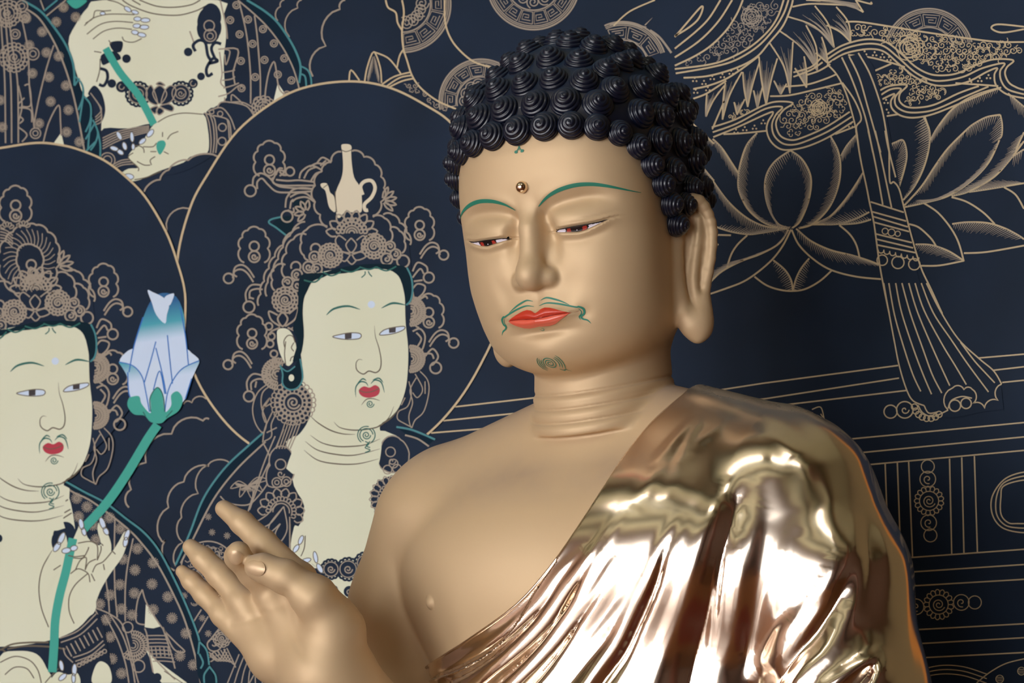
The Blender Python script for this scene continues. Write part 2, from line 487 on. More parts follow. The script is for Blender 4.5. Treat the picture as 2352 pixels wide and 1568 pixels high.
def PR(u, v, y, r): return tuple(P(u, v, y)) + (r,)
FING = {
 'index': [PR(688, 1330, -252, 36), PR(604, 1246, -262, 31), PR(556, 1200, -268, 27), PR(514, 1168, -272, 20)],
 'middle': [PR(622, 1362, -255, 33), PR(580, 1316, -305, 31), PR(546, 1278, -352, 29), PR(548, 1270, -372, 27)],
 'ring': [PR(562, 1384, -255, 32), PR(503, 1318, -262, 29), PR(466, 1282, -268, 26), PR(438, 1256, -272, 19)],
 'little': [PR(516, 1410, -252, 28), PR(470, 1364, -258, 25), PR(440, 1334, -262, 22), PR(418, 1312, -265, 15)],
 'thumb': [PR(775, 1450, -235, 64), PR(722, 1372, -300, 46), PR(655, 1324, -338, 34), PR(605, 1304, -356, 28), PR(588, 1301, -360, 24)]}
def hand_f(p):
    w = P(750, 1540, -222); w2 = P(640, 1500, -225); w3 = P(735, 1470, -228)
    K = {k: FING[k][0] for k in FING}
    r = caps(p, w, K['index'][:3], 84, 40)
    r = smin(r, caps(p, w, K['middle'][:3], 84, 38), 20)
    r = smin(r, caps(p, w2, K['ring'][:3], 62, 36), 20)
    r = smin(r, caps(p, w2, K['little'][:3], 60, 32), 16)
    r = smin(r, caps(p, w2, w, 62, 84), 40)
    fi = None
    for k in ('index', 'middle', 'ring', 'little'):
        c = chain(p, FING[k], 10)
        fi = c if fi is None else smin(fi, c, 3)
    r = smin(r, fi, 12)
    th = chain(p, FING['thumb'], 26)
    r = smin(r, th, 12)
    th2 = ellip(p, P(762, 1455, -250), (62, 62, 86), rot=None)
    return smin(r, th2, 22)
_d = ray(988, 1382) / U
NIP = trace(torso_f, CAM_U, _d, 2.2, 3.4, step=U * 0.8) + np.array([0, 3, 0])
PALM = [trace(lambda p: hand_f(p), CAM_U, ray(u, v) / U, 1.8, 3.4, step=U * 0.8) for u, v in cr([(648, 1362), (662, 1400), (668, 1440), (690, 1490), (730, 1535)], 3)]
PALM2 = [trace(lambda p: hand_f(p), CAM_U, ray(u, v) / U, 1.8, 3.4, step=U * 0.8) for u, v in cr([(530, 1432), (580, 1420), (630, 1396), (655, 1385)], 3)]
def body_f(p):
    r = torso_f(p)
    r = smin(r, boxed(neck_f, p, (-200, 0, -500), (200, 400, -200), 120), 12)
    r = smin(r, boxed(shoulder_r, p, (-800, 0, -1440), (-320, 380, -420), 200), 12 + 78 * sstep(p[:, 2], -760, -560))
    r = smin(r, boxed(lambda q: ellip(q, NIP, (13, 10, 15)), p, NIP - 20, NIP + 20, 20), 6)
    h = boxed(skull_f, p, (-345, -320, -420), (345, 480, 400), 120)
    r = smin(r, h, 30)
    lo = np.array([-960, -460, -1500]); hi = np.array([-300, 120, -560])
    def fa_f(q):
        g_ = smin(forearm_f(q), hand_f(q), 30)
        m = np.abs(g_) < 25
        for L_, A_, w_ in ((PALM, 4.5, 15), (PALM2, 2.0, 9)):
            pts = np.array(L_); d2 = np.full(m.sum(), 1e9)
            for a_, b_ in zip(pts[:-1], pts[1:]): d2 = np.minimum(d2, caps(q[m], a_, b_, 0, 0))
            e1 = np.sqrt(((q[m] - pts[-1]) ** 2).sum(1)); g_[m] += A_ * np.exp(-(d2 / w_) ** 2) * sstep(e1, 6, 70)
        return g_
    fa = boxed(fa_f, p, (-960, -440, -1460), (-280, 200, -560), 120)
    r = smin(r, fa, 50)
    return r

statue = empty('seated_statue', world_m((0, 200, -1960)))
tag(statue, 'gold-skinned seated statue with blue-black curls, lowered eyes, raised hand and polished gold robe', 'statue')
def to_parent(V):   # units -> metres, relative to the statue's own origin
    return np.asarray(V) * U + O - np.array(statue.location)
def build_field(name, f, lo, hi, h, m, levels=4, it=3, normals=False, eN=0.8):
    V, F = sparse_nets(f, lo, hi, h, levels)
    V = relax(f, V, it)
    N = None
    if normals:
        g = grad_c(f, V, eN); N = g / np.linalg.norm(g, axis=1)[:, None]
    return big_mesh(name, to_parent(V), F, m, statue, N), V
import time
T0 = time.time()
QH = 4.0
body, _bv = build_field('body', body_f, (-960, -460, -1480), (700, 560, 420), QH, M_SKIN, normals=True)
print('body', len(_bv), time.time() - T0)
# ------------------------------------------------------------------ robe
def lap_f(p):
    q = p.copy(); q[:, 0] = np.abs(q[:, 0])
    thigh = caps(q, (200, 120, -1700), (760, -160, -1790), 210, 170)
    shin = caps(q, (760, -160, -1800), (60, -420, -1830), 150, 110)
    seat = ellip(q, (0, 160, -1740), (760, 420, 200))
    r = smin(smin(thigh, shin, 80), seat, 80)
    return smax(r, -(p[:, 2] + 1950), 20)
def robe_base(p):
    q = p.copy(); 
    arm = boxed(lambda t: chain(t, [(a, b, c, r * (1.0 + 0.00028 * max(-c - 625, 0))) for a, b, c, r in ARM], 40), p, (300, -60, -1460), (820, 400, -450), 200)
    r = smin(torso_f(p), arm, 60)
    l = boxed(lap_f, p, (-960, -560, -1960), (960, 600, -1480), 300)
    return smin(r, l, 120)
def hit(u, v, f=robe_base):
    d = ray(u, v) / U
    return trace(f, CAM_U, d, 2.2, 3.4, step=U * 0.8)
def line3(pts, n=5, f=robe_base):
    return np.array([hit(u, v, f) for u, v in cr(pts, n)])
EDGE_PX = [(1590, 902), (1560, 922), (1500, 975), (1448, 1040), (1400, 1110), (1340, 1202), (1270, 1300), (1190, 1388), (1080, 1468), (1030, 1500), (985, 1530)]
EDGE = line3(EDGE_PX, 4)
EDGE2 = line3([(1285, 1285), (1240, 1350), (1205, 1418), (1165, 1468), (1120, 1503), (1060, 1537), (1000, 1562)], 3)
def ztab(L, x0, x1, s0):
    o = np.argsort(L[:, 0]); xs, zs = L[o, 0], L[o, 2]
    xs = np.r_[x0, xs, x1]; zs = np.r_[zs[0] - s0 * (xs[1] - x0), zs, 0.0]
    return xs, zs
ZX, ZZ = ztab(EDGE, -900, EDGE[:, 0].max() + 60, 0.35)
ZX2, ZZ2 = ztab(EDGE2, -900, EDGE2[:, 0].max() + 40, 0.3)
# (polyline in the folds, depth, width): negative = valley, positive = ridge
FOLDS = [
 ([(1368, 1255), (1353, 1276), (1302, 1327), (1266, 1383), (1234, 1422), (1174, 1482), (1114, 1524), (1040, 1566), (960, 1600)], -15, 13),
 ([(1452, 1150), (1398, 1240), (1374, 1279), (1338, 1339), (1293, 1413), (1249, 1473), (1189, 1533), (1100, 1610)], -16, 12),
 ([(1440, 1280), (1422, 1303), (1383, 1363), (1338, 1428), (1302, 1482), (1249, 1548), (1180, 1620)], -15, 12),
 ([(1575, 1180), (1559, 1213), (1535, 1267), (1511, 1339), (1472, 1422), (1440, 1497), (1398, 1557), (1340, 1640)], -13, 14),
 ([(1500, 1310), (1470, 1365), (1425, 1440), (1375, 1510), (1320, 1580)], -9, 13),
 ([(1712, 1100), (1704, 1130), (1688, 1180), (1654, 1290), (1626, 1403), (1600, 1498), (1582, 1575), (1560, 1670)], -15, 28),
 ([(1665, 1250), (1655, 1320), (1648, 1440), (1636, 1568), (1620, 1660)], -4, 7),
 ([(1735, 1100), (1710, 1202), (1703, 1264), (1693, 1393), (1689, 1536), (1686, 1640)], -9, 7),
 ([(1826, 1180), (1805, 1269), (1786, 1369), (1753, 1488), (1724, 1568), (1700, 1650)], -8, 10),
 ([(1838, 1050), (1846, 1090), (1848, 1154), (1846, 1240)], 5, 20),
 ([(1935, 1240), (1945, 1290), (1925, 1370), (1875, 1455), (1835, 1500), (1790, 1570), (1750, 1640)], -15, 22),
 ([(2025, 1490), (2005, 1530), (1975, 1568), (1930, 1610)], -16, 14),
 ([(1932, 1210), (1925, 1297), (1896, 1383), (1844, 1455), (1786, 1522), (1740, 1575)], 10, 13),
 ([(1640, 930), (1586, 990), (1548, 1049), (1500, 1120), (1462, 1180)], 7, 18),
 ([(1690, 955), (1643, 1001), (1605, 1030), (1560, 1100), (1530, 1170)], 7, 16),
 ([(1612, 960), (1570, 1025), (1530, 1090)], -7, 12),
 ([(1705, 1012), (1758, 1008), (1800, 1026), (1828, 1060)], 7, 12),
 ([(1985, 1180), (1990, 1250), (1985, 1330), (1960, 1410)], -9, 22),
]
FL = []
for pts, A, w in FOLDS:
    L = np.array([q for q in (hit(u, v) for u, v in cr(pts, 3)) if q is not None])
    FL.append((L, A, w, pts[-1][1] < 1560))
def seg_dist(p, L):
    best = np.full(len(p), 1e9); par = np.zeros(len(p)); n = len(L) - 1
    for i in range(n):
        a, d = L[i], L[i + 1] - L[i]
        t = np.clip(((p - a) @ d) / (d @ d + 1e-9), 0, 1)
        q = p - a - t[:, None] * d; dd = (q * q).sum(1)
        m = dd < best; best[m] = dd[m]; par[m] = (i + t[m]) / n
    return np.sqrt(best), par
_rng = np.random.RandomState(3)
WK = _rng.normal(size=(26, 3)); WK /= np.linalg.norm(WK, axis=1)[:, None]
WL = _rng.uniform(45, 190, 26); WP = _rng.uniform(0, 6.28, 26)
def waves(p):
    r = np.zeros(len(p))
    for k, L, ph in zip(WK, WL, WP):
        r += np.sin((p * np.array([1, 1, 0.45])) @ k * (6.28 / L) + ph) * (L / 190.0) ** 1.5
    return r
def fold_disp(p):
    r = np.zeros(len(p))
    for L, A, w, end in FL:
        lo = L.min(0) - 8 * w - 20; hi = L.max(0) + 8 * w + 20
        m = ((p > lo) & (p < hi)).all(1)
        if not m.any(): continue
        d, t = seg_dist(p[m], L)
        ww = w * (0.6 + 0.85 * t)
        e = np.exp(-(d / ww) ** (1.35 if A < 0 else 2)) - (0.38 * np.exp(-((d - 2.1 * ww) / (0.9 * ww)) ** 2) if A < 0 else 0)
        r[m] += A * sstep(t, -0.02, 0.45) * (sstep(1 - t, -0.02, 0.3) if end else 1.0) * e
    return r
def robe_f(p):
    b = robe_base(p)
    near = np.abs(b) < 90
    th = np.full(len(p), 16.0)
    q = p[near]
    z2 = np.interp(q[:, 0], ZX2, ZZ2)
    th[near] = 7 + 9 * sstep((z2 - q[:, 2]) * 0.8, -2, 5) + fold_disp(q) * (q[:, 1] < 330) + (0.12 + 1.1 * sstep(q[:, 0], 400, 560)) * waves(q)
    f = b - th
    ze = np.interp(p[:, 0], ZX, ZZ)
    mk = (p[:, 2] - ze) * 0.62
    return smax(f, mk, 5)
robe, _rv = build_field('robe', robe_f, (-1000, -600, -1975), (1000, 620, -230), QH, M_ROBE, normals=True, eN=2.5)
print('robe', len(_rv), time.time() - T0)
def tube(name, pts, r, m, parent, seg=8, taper=None):
    pts = np.asarray(pts, float); n = len(pts)
    T = np.gradient(pts, axis=0); T /= np.linalg.norm(T, axis=1)[:, None] + 1e-12
    ref = np.array([0.3, -1.0, 0.2]); V = []
    for i in range(n):
        a = np.cross(T[i], ref); a /= np.linalg.norm(a); b = np.cross(T[i], a)
        rr = r * (taper[i] if taper is not None else 1.0)
        for k in range(seg):
            c = 2 * pi * k / seg
            V.append(pts[i] + (a * cos(c) + b * sin(c)) * rr)
    F = [(i * seg + k, i * seg + (k + 1) % seg, (i + 1) * seg + (k + 1) % seg, (i + 1) * seg + k) for i in range(n - 1) for k in range(seg)]
    F += [tuple(range(seg))[::-1], tuple((n - 1) * seg + k for k in range(seg))]
    return mesh_obj(name, to_parent(V), F, m, parent)
hem_pts = []
for q in EDGE:
    _, g = grad(robe_base, q[None]); g = g[0] / np.linalg.norm(g[0])
    hem_pts.append(q + g * 6)
tube('robe_hem', hem_pts, 4.0, M_ROBE, statue)

# ------------------------------------------------------------------ what the statue sits on (below the picture)
def lathe(name, prof, sx, sy, m, parent=None, seg=64, wob=None, loc=(0, 0, 0)):
    V = []; F = []
    for i, (r, z) in enumerate(prof):
        for k in range(seg):
            a = 2 * pi * k / seg; q = r * (1 + (wob(a, i) if wob else 0))
            V.append((loc[0] + sx * q * cos(a), loc[1] + sy * q * sin(a), loc[2] + z))
    for i in range(len(prof) - 1):
        for k in range(seg): F.append((i * seg + k, i * seg + (k + 1) % seg, (i + 1) * seg + (k + 1) % seg, (i + 1) * seg + k))
    F += [tuple(range(seg))[::-1], tuple((len(prof) - 1) * seg + k for k in range(seg))]
    return mesh_obj(name, V, F, m, parent)
ZS = 2.2 - 1950 * U
ped = empty('lotus_pedestal', (0, -0.03, ZS - 0.253))
tag(ped, 'gilded lotus pedestal under the seated statue, on the altar', 'pedestal')
lathe('pedestal_seat', [(.30, 0), (.36, .02), (.30, .06), (.34, .12), (.44, .19), (.47, .235), (.44, .24)], 1.1, .66, M_BEAD, ped)
for j in range(20):
    a = 2 * pi * j / 20; V = []; F = []
    for i in range(9):
        t = i / 8; w_ = .075 * sin(pi * min(t * .9 + .12, 1)) ** .7
        for k in range(5):
            s_ = (k - 2) / 2
            rr = .32 + .17 * t ** .8 + .03 * (1 - s_ * s_); zz = .05 + .17 * t
            V.append((1.1 * (rr * cos(a) - s_ * w_ * sin(a)), .66 * (rr * sin(a) + s_ * w_ * cos(a)), zz))
    for i in range(8):
        for k in range(4): F.append((i * 5 + k, i * 5 + k + 1, (i + 1) * 5 + k + 1, (i + 1) * 5 + k))
    p_ = mesh_obj('pedestal_petal', V, F, M_BEAD, ped)
alt = empty('altar_table', (0, -0.14, 0)); tag(alt, 'dark red lacquered altar table carrying the lotus pedestal', 'altar')
zt_ = ZS - 0.253
box('altar_top', (0, 0, zt_ - .03), (2.2, .94, .06), M_ALTAR, alt, bevel=.008)
box('altar_body', (0, 0, (zt_ - .06) / 2), (2.0, .84, zt_ - .06), M_ALTAR, alt, bevel=.006)
# ------------------------------------------------------------------ hair
def hair_cap(p):     # head-local coordinates
    q = p.copy(); 
    d = np.abs(np.stack([q[:, 0] / 265.0, (q[:, 1] - 112) / 272.0, (q[:, 2] - 130) / 290.0], 1))
    k = (d ** 2.7).sum(1) ** (1 / 2.7) + 1e-6
    L = np.sqrt(q[:, 0] ** 2 + (q[:, 1] - 112) ** 2 + (q[:, 2] - 130) ** 2)
    dome = L * (1 - 1 / k)
    nape = ellip(q, (0, 165, -60), (235, 215, 200))
    bump_ = ellip(q, (0, 112, 372), (162, 160, 92))
    r = smin(dome, nape, 60)
    return smin(r, bump_, 26)
# hairline seen from the side: lowest z of the hair for an angle round the head (0 = front)
HLA = np.radians([0, 18, 34, 46, 56, 66, 76, 84, 92, 100, 112, 180])
HLZ = np.array([226, 226, 214, 196, 160, 95, 20, -40, 60, 66, -40, -170.])
def hairline(ang): return np.interp(np.abs(ang), HLA, HLZ)
def cap_point(ang, z):
    """walk outwards from the head's axis to the hair surface"""
    c = np.array([0, 118.0 if z < 330 else 112.0, z]); d = np.array([sin(ang), -cos(ang), 0.0])
    lo, hi = 0.0, 420.0
    for _ in range(30):
        m = 0.5 * (lo + hi)
        if hair_cap((c + d * m)[None])[0] < 0: lo = m
        else: hi = m
    return c + d * lo
def cap_f(p):
    q = to_head(p)
    r = hair_cap(q) + 4
    ang = np.arctan2(q[:, 0], -(q[:, 1] - 118))
    cut = hairline(ang) + 6 - q[:, 2]
    return smax(r, cut * 0.5, 12)
hair, _hv = build_field('hair', cap_f, (-330, -330, -300), (330, 520, 560), 8, M_HAIR, levels=3)
def curl_mesh(turns=6.4, hr=30, hs=40):
    V = []; F = []
    for i in range(hr + 1):
        t = i / hr; psi = 0.02 + t * 2.05
        for k in range(hs):
            ph = 2 * pi * k / hs
            s = (turns * psi / 2.07 - ph / (2 * pi)) % 1.0
            saw = 0.5 - 0.5 * cos(2 * pi * s)
            g = (1 - 0.07 * (1 - saw) ** 2) if psi > 0.12 else 1.0
            rr = (1 + 0.24 * math.exp(-(psi / 0.55) ** 2)) * g
            V.append((rr * sin(psi) * cos(ph), rr * sin(psi) * sin(ph), rr * cos(psi) * 0.86))
    for i in range(hr):
        for k in range(hs):
            F.append((i * hs + k, (i + 1) * hs + k, (i + 1) * hs + (k + 1) % hs, i * hs + (k + 1) % hs))
    F.append(tuple(range(hs))[::-1]); F.append(tuple(hr * hs + k for k in range(hs)))
    return V, F
CV, CF = curl_mesh(hr=54, hs=44)
curl_me = bpy.data.meshes.new('hair_curl'); curl_me.from_pydata(CV, [], CF); curl_me.materials.append(M_HAIR)
curl_me.polygons.foreach_set('use_smooth', [True] * len(curl_me.polygons))
curls = []                                   # (position, normal, radius) in head coordinates
def try_curl(q, r, gap=0.80, force=False):
    for (c, n_, rr) in curls:
        if np.linalg.norm(c - q) < (r + rr) * gap and not force: return
    g = grad(hair_cap, q[None], 1.0)[1][0]
    g /= np.linalg.norm(g)
    curls.append((q, g, r))
# first row along the hairline
angs = [0.0]
row = []
a = 0.0
for sgn in (1, -1):
    a = 0.0; prev = cap_point(0, hairline(0) + 16)
    if sgn == 1: row.append((0.0, prev, 36))
    while a < pi:
        a += 0.004
        q = cap_point(a * sgn, hairline(a) + 14)
        r = 36 - 6 * min(a / 0.8, 1)
        if np.linalg.norm(q - prev) > (2.08 - 0.3 * min(a / 0.8, 1)) * r:
            row.append((a, q, r)); prev = q
for a, q, r in row: try_curl(q, r, force=True)
N1 = len(curls)
for k in range(1, 14):
    for sgn in (1, -1):
        prev = None; a = 0.0
        while a < pi:
            z = hairline(a) + 16 + 55 * k
            if z > 462: a += 0.02; continue
            q = cap_point(a * sgn, z)
            want = (0.0 if prev is None and k % 2 == 0 else 37.0 if prev is None else 72.0)
            ref_ = cap_point(0.0, z) if prev is None else prev
            if np.linalg.norm(q - ref_) >= want:
                try_curl(q, 37 if z < 330 else 35, 0.76); prev = q
            a += 0.02
for rr_, n_ in ((88, 9), (34, 4)):
    for j in range(n_):
        a = 2 * pi * j / n_ + 0.3
        x, y = rr_ * sin(a), 112 - rr_ * cos(a)
        z = 480.0
        while hair_cap(np.array([[x, y, z]]))[0] > 0: z -= 1.5
        try_curl(np.array([x, y, z]), 31, 0.8)
viewdir = CAM_U
def order(c):
    w = from_head(c[0]); n = from_head(c[1]); d = viewdir - w; d /= np.linalg.norm(d)
    return -(n @ d)
curls = [c + (j < N1,) for j, c in enumerate(curls)]
curls.sort(key=order)
FIRST = {i for i, c in enumerate(curls) if c[3]}
curls = [c[:3] for c in curls]
rest_v, rest_f = [], []
cvn = np.array(CV)
for i, (q, g, r) in enumerate(curls):
    n = from_head(g); w = from_head(q - g * (0.05 if i in FIRST else 0.28) * r)
    w_m = to_parent(w)
    zax = Vector(n); xax = zax.orthogonal().normalized(); yax = zax.cross(xax)
    R3 = Matrix((xax, yax, zax)).transposed() @ Matrix.Rotation(random.random() * 6.28, 3, 'Z')
    if i < 100:
        o = bpy.data.objects.new('hair_curl', curl_me); COL.objects.link(o); o.parent = hair
        o.matrix_local = Matrix.Translation(Vector(w_m)) @ R3.to_4x4() @ Matrix.Scale(r * U, 4)
    else:
        base = len(rest_v)
        rest_v += [Vector(w_m) + R3 @ Vector(v) * (r * U) for v in CV[::1]]
        rest_f += [tuple(j + base for j in f) for f in CF]
ro = mesh_obj('hair_curls', rest_v, rest_f, M_HAIR, hair)
tag(ro, kind='stuff')
print('curls', len(curls), time.time() - T0)
# ------------------------------------------------------------------ painted features, eyes, jewel, nails
def bf_x(p):   # the head alone is enough for the face marks
    return smin(skull_f(p), neck_f(p), 30)
def drop(x, z, off=0.5):
    """head-local (x, z) carried onto the front of the face"""
    pts = from_head(np.stack([np.asarray(x, float), np.full(len(x), -260.0), np.asarray(z, float)], 1))
    d = from_head(np.array([0, 1.0, 0]))
    t = np.zeros(len(pts))
    for _ in range(26):
        t += np.clip(bf_x(pts + d * t[:, None]), -8, 40) * 0.75
    p = pts + d * t[:, None]
    _, g = grad(bf_x, p, 1.2); g /= np.linalg.norm(g, axis=1)[:, None]
    return p + g * off
def ribbon(name, pts, w, m, parent=None, n=6, off=1.1, across=3, join=None):
    """a painted stroke lying on the face: pts (x, z), w widths at the points"""
    A = cr(np.column_stack([np.array(pts, float), np.array(w, float)]), n)
    c, wd = A[:, :2], A[:, 2]
    t = np.gradient(c, axis=0); t /= np.linalg.norm(t, axis=1)[:, None] + 1e-9
    nn = np.stack([-t[:, 1], t[:, 0]], 1)
    rows = [c + nn * (wd * s)[:, None] for s in np.linspace(-0.5, 0.5, across)]
    X = np.stack(rows, 1).reshape(-1, 2)
    V = drop(X[:, 0], X[:, 1], off)
    # keep the stroke rounded: the middle row stands a little higher
    F = [(i * across + k, (i + 1) * across + k, (i + 1) * across + k + 1, i * across + k + 1) for i in range(len(c) - 1) for k in range(across - 1)]
    if join is not None:
        b = len(join[0]); join[0].extend(V); join[1].extend([tuple(q + b for q in f) for f in F]); return
    return mesh_obj(name, to_parent(V), F, m, parent)
def mirror(pts): return [(-x, z) for x, z in pts]
def between(x, lo, hi, rows, off, gs=None):
    """sheet between two height curves"""
    Z = np.stack([lo + (hi - lo) * k / (rows - 1) for k in range(rows)], 1)
    X = np.repeat(x[:, None], rows, 1)
    V = drop(X.ravel(), Z.ravel(), off)
    n = len(x)
    F = [(i * rows + k, (i + 1) * rows + k, (i + 1) * rows + k + 1, i * rows + k + 1) for i in range(n - 1) for k in range(rows - 1)]
    return V, F, X.ravel(), Z.ravel()

BROW = [(30, 66), (52, 81), (78, 92), (105, 98), (132, 100), (160, 97), (185, 90), (210, 80), (236, 68)]
for s in (1, -1):
    o = ribbon('eyebrow', BROW if s > 0 else mirror(BROW), [1.5, 5, 7.5, 8.5, 8.5, 8, 6.5, 4, 1], M_GREEN, statue)
# eyes: white, two red iris fields, black pupil, lash line
for s in (1, -1):
    x = np.linspace(59, 184, 64)
    up = np.interp(x, [59, 70, 92, 113, 142, 163, 184], [5, 10, 10.5, 11, 12, 14, 18.5])
    lo = np.interp(x, [59, 66, 79, 102, 119, 137, 155, 173, 184], [4.5, 2.5, 1, -1.5, -3, -0.5, 5, 12.5, 18])
    k = np.ones(5) / 5
    up = np.convolve(np.pad(up, 2, 'edge'), k, 'valid'); lo = np.convolve(np.pad(lo, 2, 'edge'), k, 'valid')
    lo = lo - 1.6 * np.sin(pi * (x - 59) / 125) ; up = up + 0.8 * np.sin(pi * (x - 59) / 125)
    V, F, X, Z = between(x, lo, up, 9, 2.3)
    cen = lambda f: (np.mean(X[list(f)]), np.mean(Z[list(f)]))
    # midline coordinates before mirroring
    mi = []
    for f in F:
        cx, cz = cen(f)
        i = int(np.argmin(np.abs(x - cx))); top = up[i] - cz
        lean = (cz - 5) * 0.25 * -1
        rel = cx - 116 + lean
        if top < 3.0 + 1.8 * max(0, (cx - 140) / 40): mi.append(2)
        elif cx < 66 or cx > 176: mi.append(2)
        elif abs(rel) < 13: mi.append(2)
        elif abs(rel) < 22: mi.append(3)
        elif abs(rel) < 25.5: mi.append(2)
        else: mi.append(1)
    if s < 0:
        V = drop(-X, Z, 2.3)
    # finer sheet so the fields have clean edges
    o = mesh_obj('eye', to_parent(V), F, [M_BLACK, M_WHITE, M_BLACK, M_RED], statue, mi=mi)
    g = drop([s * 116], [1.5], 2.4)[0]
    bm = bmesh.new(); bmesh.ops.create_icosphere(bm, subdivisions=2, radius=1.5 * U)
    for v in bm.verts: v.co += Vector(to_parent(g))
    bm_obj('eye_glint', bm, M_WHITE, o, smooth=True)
# lips
x = np.linspace(-82, 82, 90); ax = np.abs(x)
mu = np.interp(ax, [0, 5, 13, 23, 35, 48, 65, 82], [-171, -169, -163.5, -161, -163, -167.5, -174, -178.5])
ml = np.interp(ax, [0, 10, 22, 43, 65, 82], [-185, -183, -181, -180, -179.5, -179.0])
mb = np.interp(ax, [0, 12, 26, 40, 54, 68, 82], [-199.5, -200.5, -201, -199, -193, -186, -179.5])
V1, F1, _, _ = between(x, ml - 0.6, mu, 9, 1.6); V2, F2, _, _ = between(x, mb, ml + 0.2, 9, 1.4)
lips = mesh_obj('upper_lip', to_parent(V1), F1, M_LIP, statue)
lips2 = mesh_obj('lower_lip', to_parent(V2), F2, M_LIP2, statue)
lj = ([], []); ribbon('', [(-86, -178.6), (-60, -180), (-20, -182), (0, -185), (20, -182), (60, -180), (84, -178.8), (96, -176)], [0.5, 1.2, 1.6, 1.8, 1.6, 1.6, 1.2, 0.4], None, join=lj, off=2.3)
mesh_obj('lip_line', to_parent(lj[0]), lj[1], mat('lip_line_paint', srgb(110, 30, 24), 0.5), statue)
# moustache
for s in (1, -1):
    J = ([], [])
    S = [([(7, -155), (26, -151), (50, -155), (70, -161), (92, -168), (98, -168), (106, -174), (105, -184), (98, -190), (101, -196), (110, -200), (116, -208)], [0.8, 3, 4, 4, 3.5, 4, 5, 4.5, 4, 3.5, 3, 0.6]),
         ([(10, -143), (26, -139), (46, -145), (62, -152), (78, -161)], [0.8, 3.5, 4, 3, 0.8]),
         ([(96, -172), (100, -178), (99, -184), (94, -190), (96, -197)], [0.8, 2, 2, 2, 0.6])]
    for pts, w in S:
        ribbon('', pts if s > 0 else mirror(pts), w, None, join=J)
    mesh_obj('moustache', to_parent(J[0]), J[1], M_GREEN, statue)
# chin spiral and the small tuft under the lip, hairline tuft
J = ([], [])
sp = []
for i in range(60):
    a = i / 60 * 2 * pi * 2.6; r = 2 + 12.5 * i / 60
    sp.append((r * 1.15 * cos(a), -284 + r * 0.95 * sin(a)))
ribbon('', sp, [1.7] * 60, None, n=1, join=J, off=1.1)
for s in (-1, 1):
    for rr in (18.5, 23, 27.5):
        ribbon('', [(s * rr * 1.12 * cos(t), -284 + rr * 0.85 * sin(t)) for t in np.linspace(-0.75, 0.75, 7)], [0.5, 1.5, 1.8, 1.8, 1.8, 1.5, 0.5], None, n=2, join=J, off=1.1)
ribbon('', [(10, -299), (16, -303), (22, -302), (28, -307)], [1, 1.8, 1.8, 0.5], None, join=J, off=1.1)
mesh_obj('chin_spiral', to_parent(J[0]), J[1], M_GREEN, statue)
J = ([], [])
ribbon('', [(-5, -206), (-1, -209), (4, -209), (5, -205), (1, -204)], [0.6, 1.3, 1.3, 1.3, 0.5], None, join=J)
mesh_obj('lip_tuft', to_parent(J[0]), J[1], M_GREEN, statue)
J = ([], [])
for s in (-1, 1):
    ribbon('', [(s * 1, 206), (s * 3, 200), (s * 6, 196)], [1, 2, 3], None, join=J)
    ribbon('', [(s * 4, 193), (s * 9, 194), (s * 12, 193)], [4, 7, 3], None, join=J)
ribbon('', [(0, 207), (0, 200), (0, 196)], [1, 2, 1], None, join=J)
mesh_obj('hairline_tuft', to_parent(J[0]), J[1], M_GREEN, statue)
# forehead jewel
c = drop([0], [114], 4)[0]
bm = bmesh.new(); bmesh.ops.create_uvsphere(bm, u_segments=32, v_segments=20, radius=14 * U)
for v in bm.verts: v.co += Vector(to_parent(c))
bm_obj('forehead_jewel', bm, M_BEAD, statue, smooth=True)
# finger nails that face the front
def nail(u, v, toward, rx, ry):
    d = ray(u, v) / U
    c = trace(body_f, CAM_U, d, 1.8, 3.4, step=U * 0.8)
    _, g = grad(body_f, c[None], 2.0); n = Vector(g[0]).normalized()
    a = Vector(P(*toward) - c); a = (a - n * a.dot(n)).normalized(); b = n.cross(a)
    V = []; F = []; hr, hs = 8, 28
    for i in range(hr + 1):
        t = i / hr
        for k in range(hs):
            q = 2 * pi * k / hs; x = rx * t * cos(q); y = ry * t * sin(q)
            V.append(Vector(c) + a * x + b * y + n * (2.6 * (1 - t ** 4) - 0.9 - (y * y) / (2.1 * ry) * 0.55))
    for i in range(hr):
        for k in range(hs): F.append((i * hs + k, (i + 1) * hs + k, (i + 1) * hs + (k + 1) % hs, i * hs + (k + 1) % hs))
    mesh_obj('fingernail', to_parent(V), F, M_NAIL, statue)
nail(586, 1304, (520, 1285, -360), 26, 18)
nail(541, 1281, (541, 1320, -360), 17, 17)
print('face', time.time() - T0)
# ------------------------------------------------------------------ the wall painting: flat shapes and strokes on the canvas
CANV_Y = WALL_Y - 0.02
def wall_pt(u, v, y):
    d = ray(u, v); t = (y - CAM[1]) / d[1]
    return CAM + d * t
painting = empty('wall_painting', (0, CANV_Y + 0.02, 0.9))
tag(painting, 'dark blue wall painting with gold line figures, halos and lotus flowers behind the statue', 'painting')
PO = np.array(painting.location)
canvas = box('canvas', (-1.12 - PO[0], 0.002 - 0.012, 2.3 - PO[2]), (3.4, 0.02, 3.4), M_NAVY, painting)
fr = bmesh.new()
for c, s in (((-1.12, 0, 2.3 + 1.75), (3.6, 0.05, 0.1)), ((-1.12, 0, 2.3 - 1.75), (3.6, 0.05, 0.1)), ((-2.87, 0, 2.3), (0.1, 0.05, 3.4)), ((0.63, 0, 2.3), (0.1, 0.05, 3.4))):
    box_bm(fr, (c[0], c[1] - 0.005, c[2] - PO[2]), s)
bm_obj('painting_frame', fr, M_FRAME, painting)
def S(txt):
    return [tuple(float(a) for a in t.split(',')) for t in txt.split()]
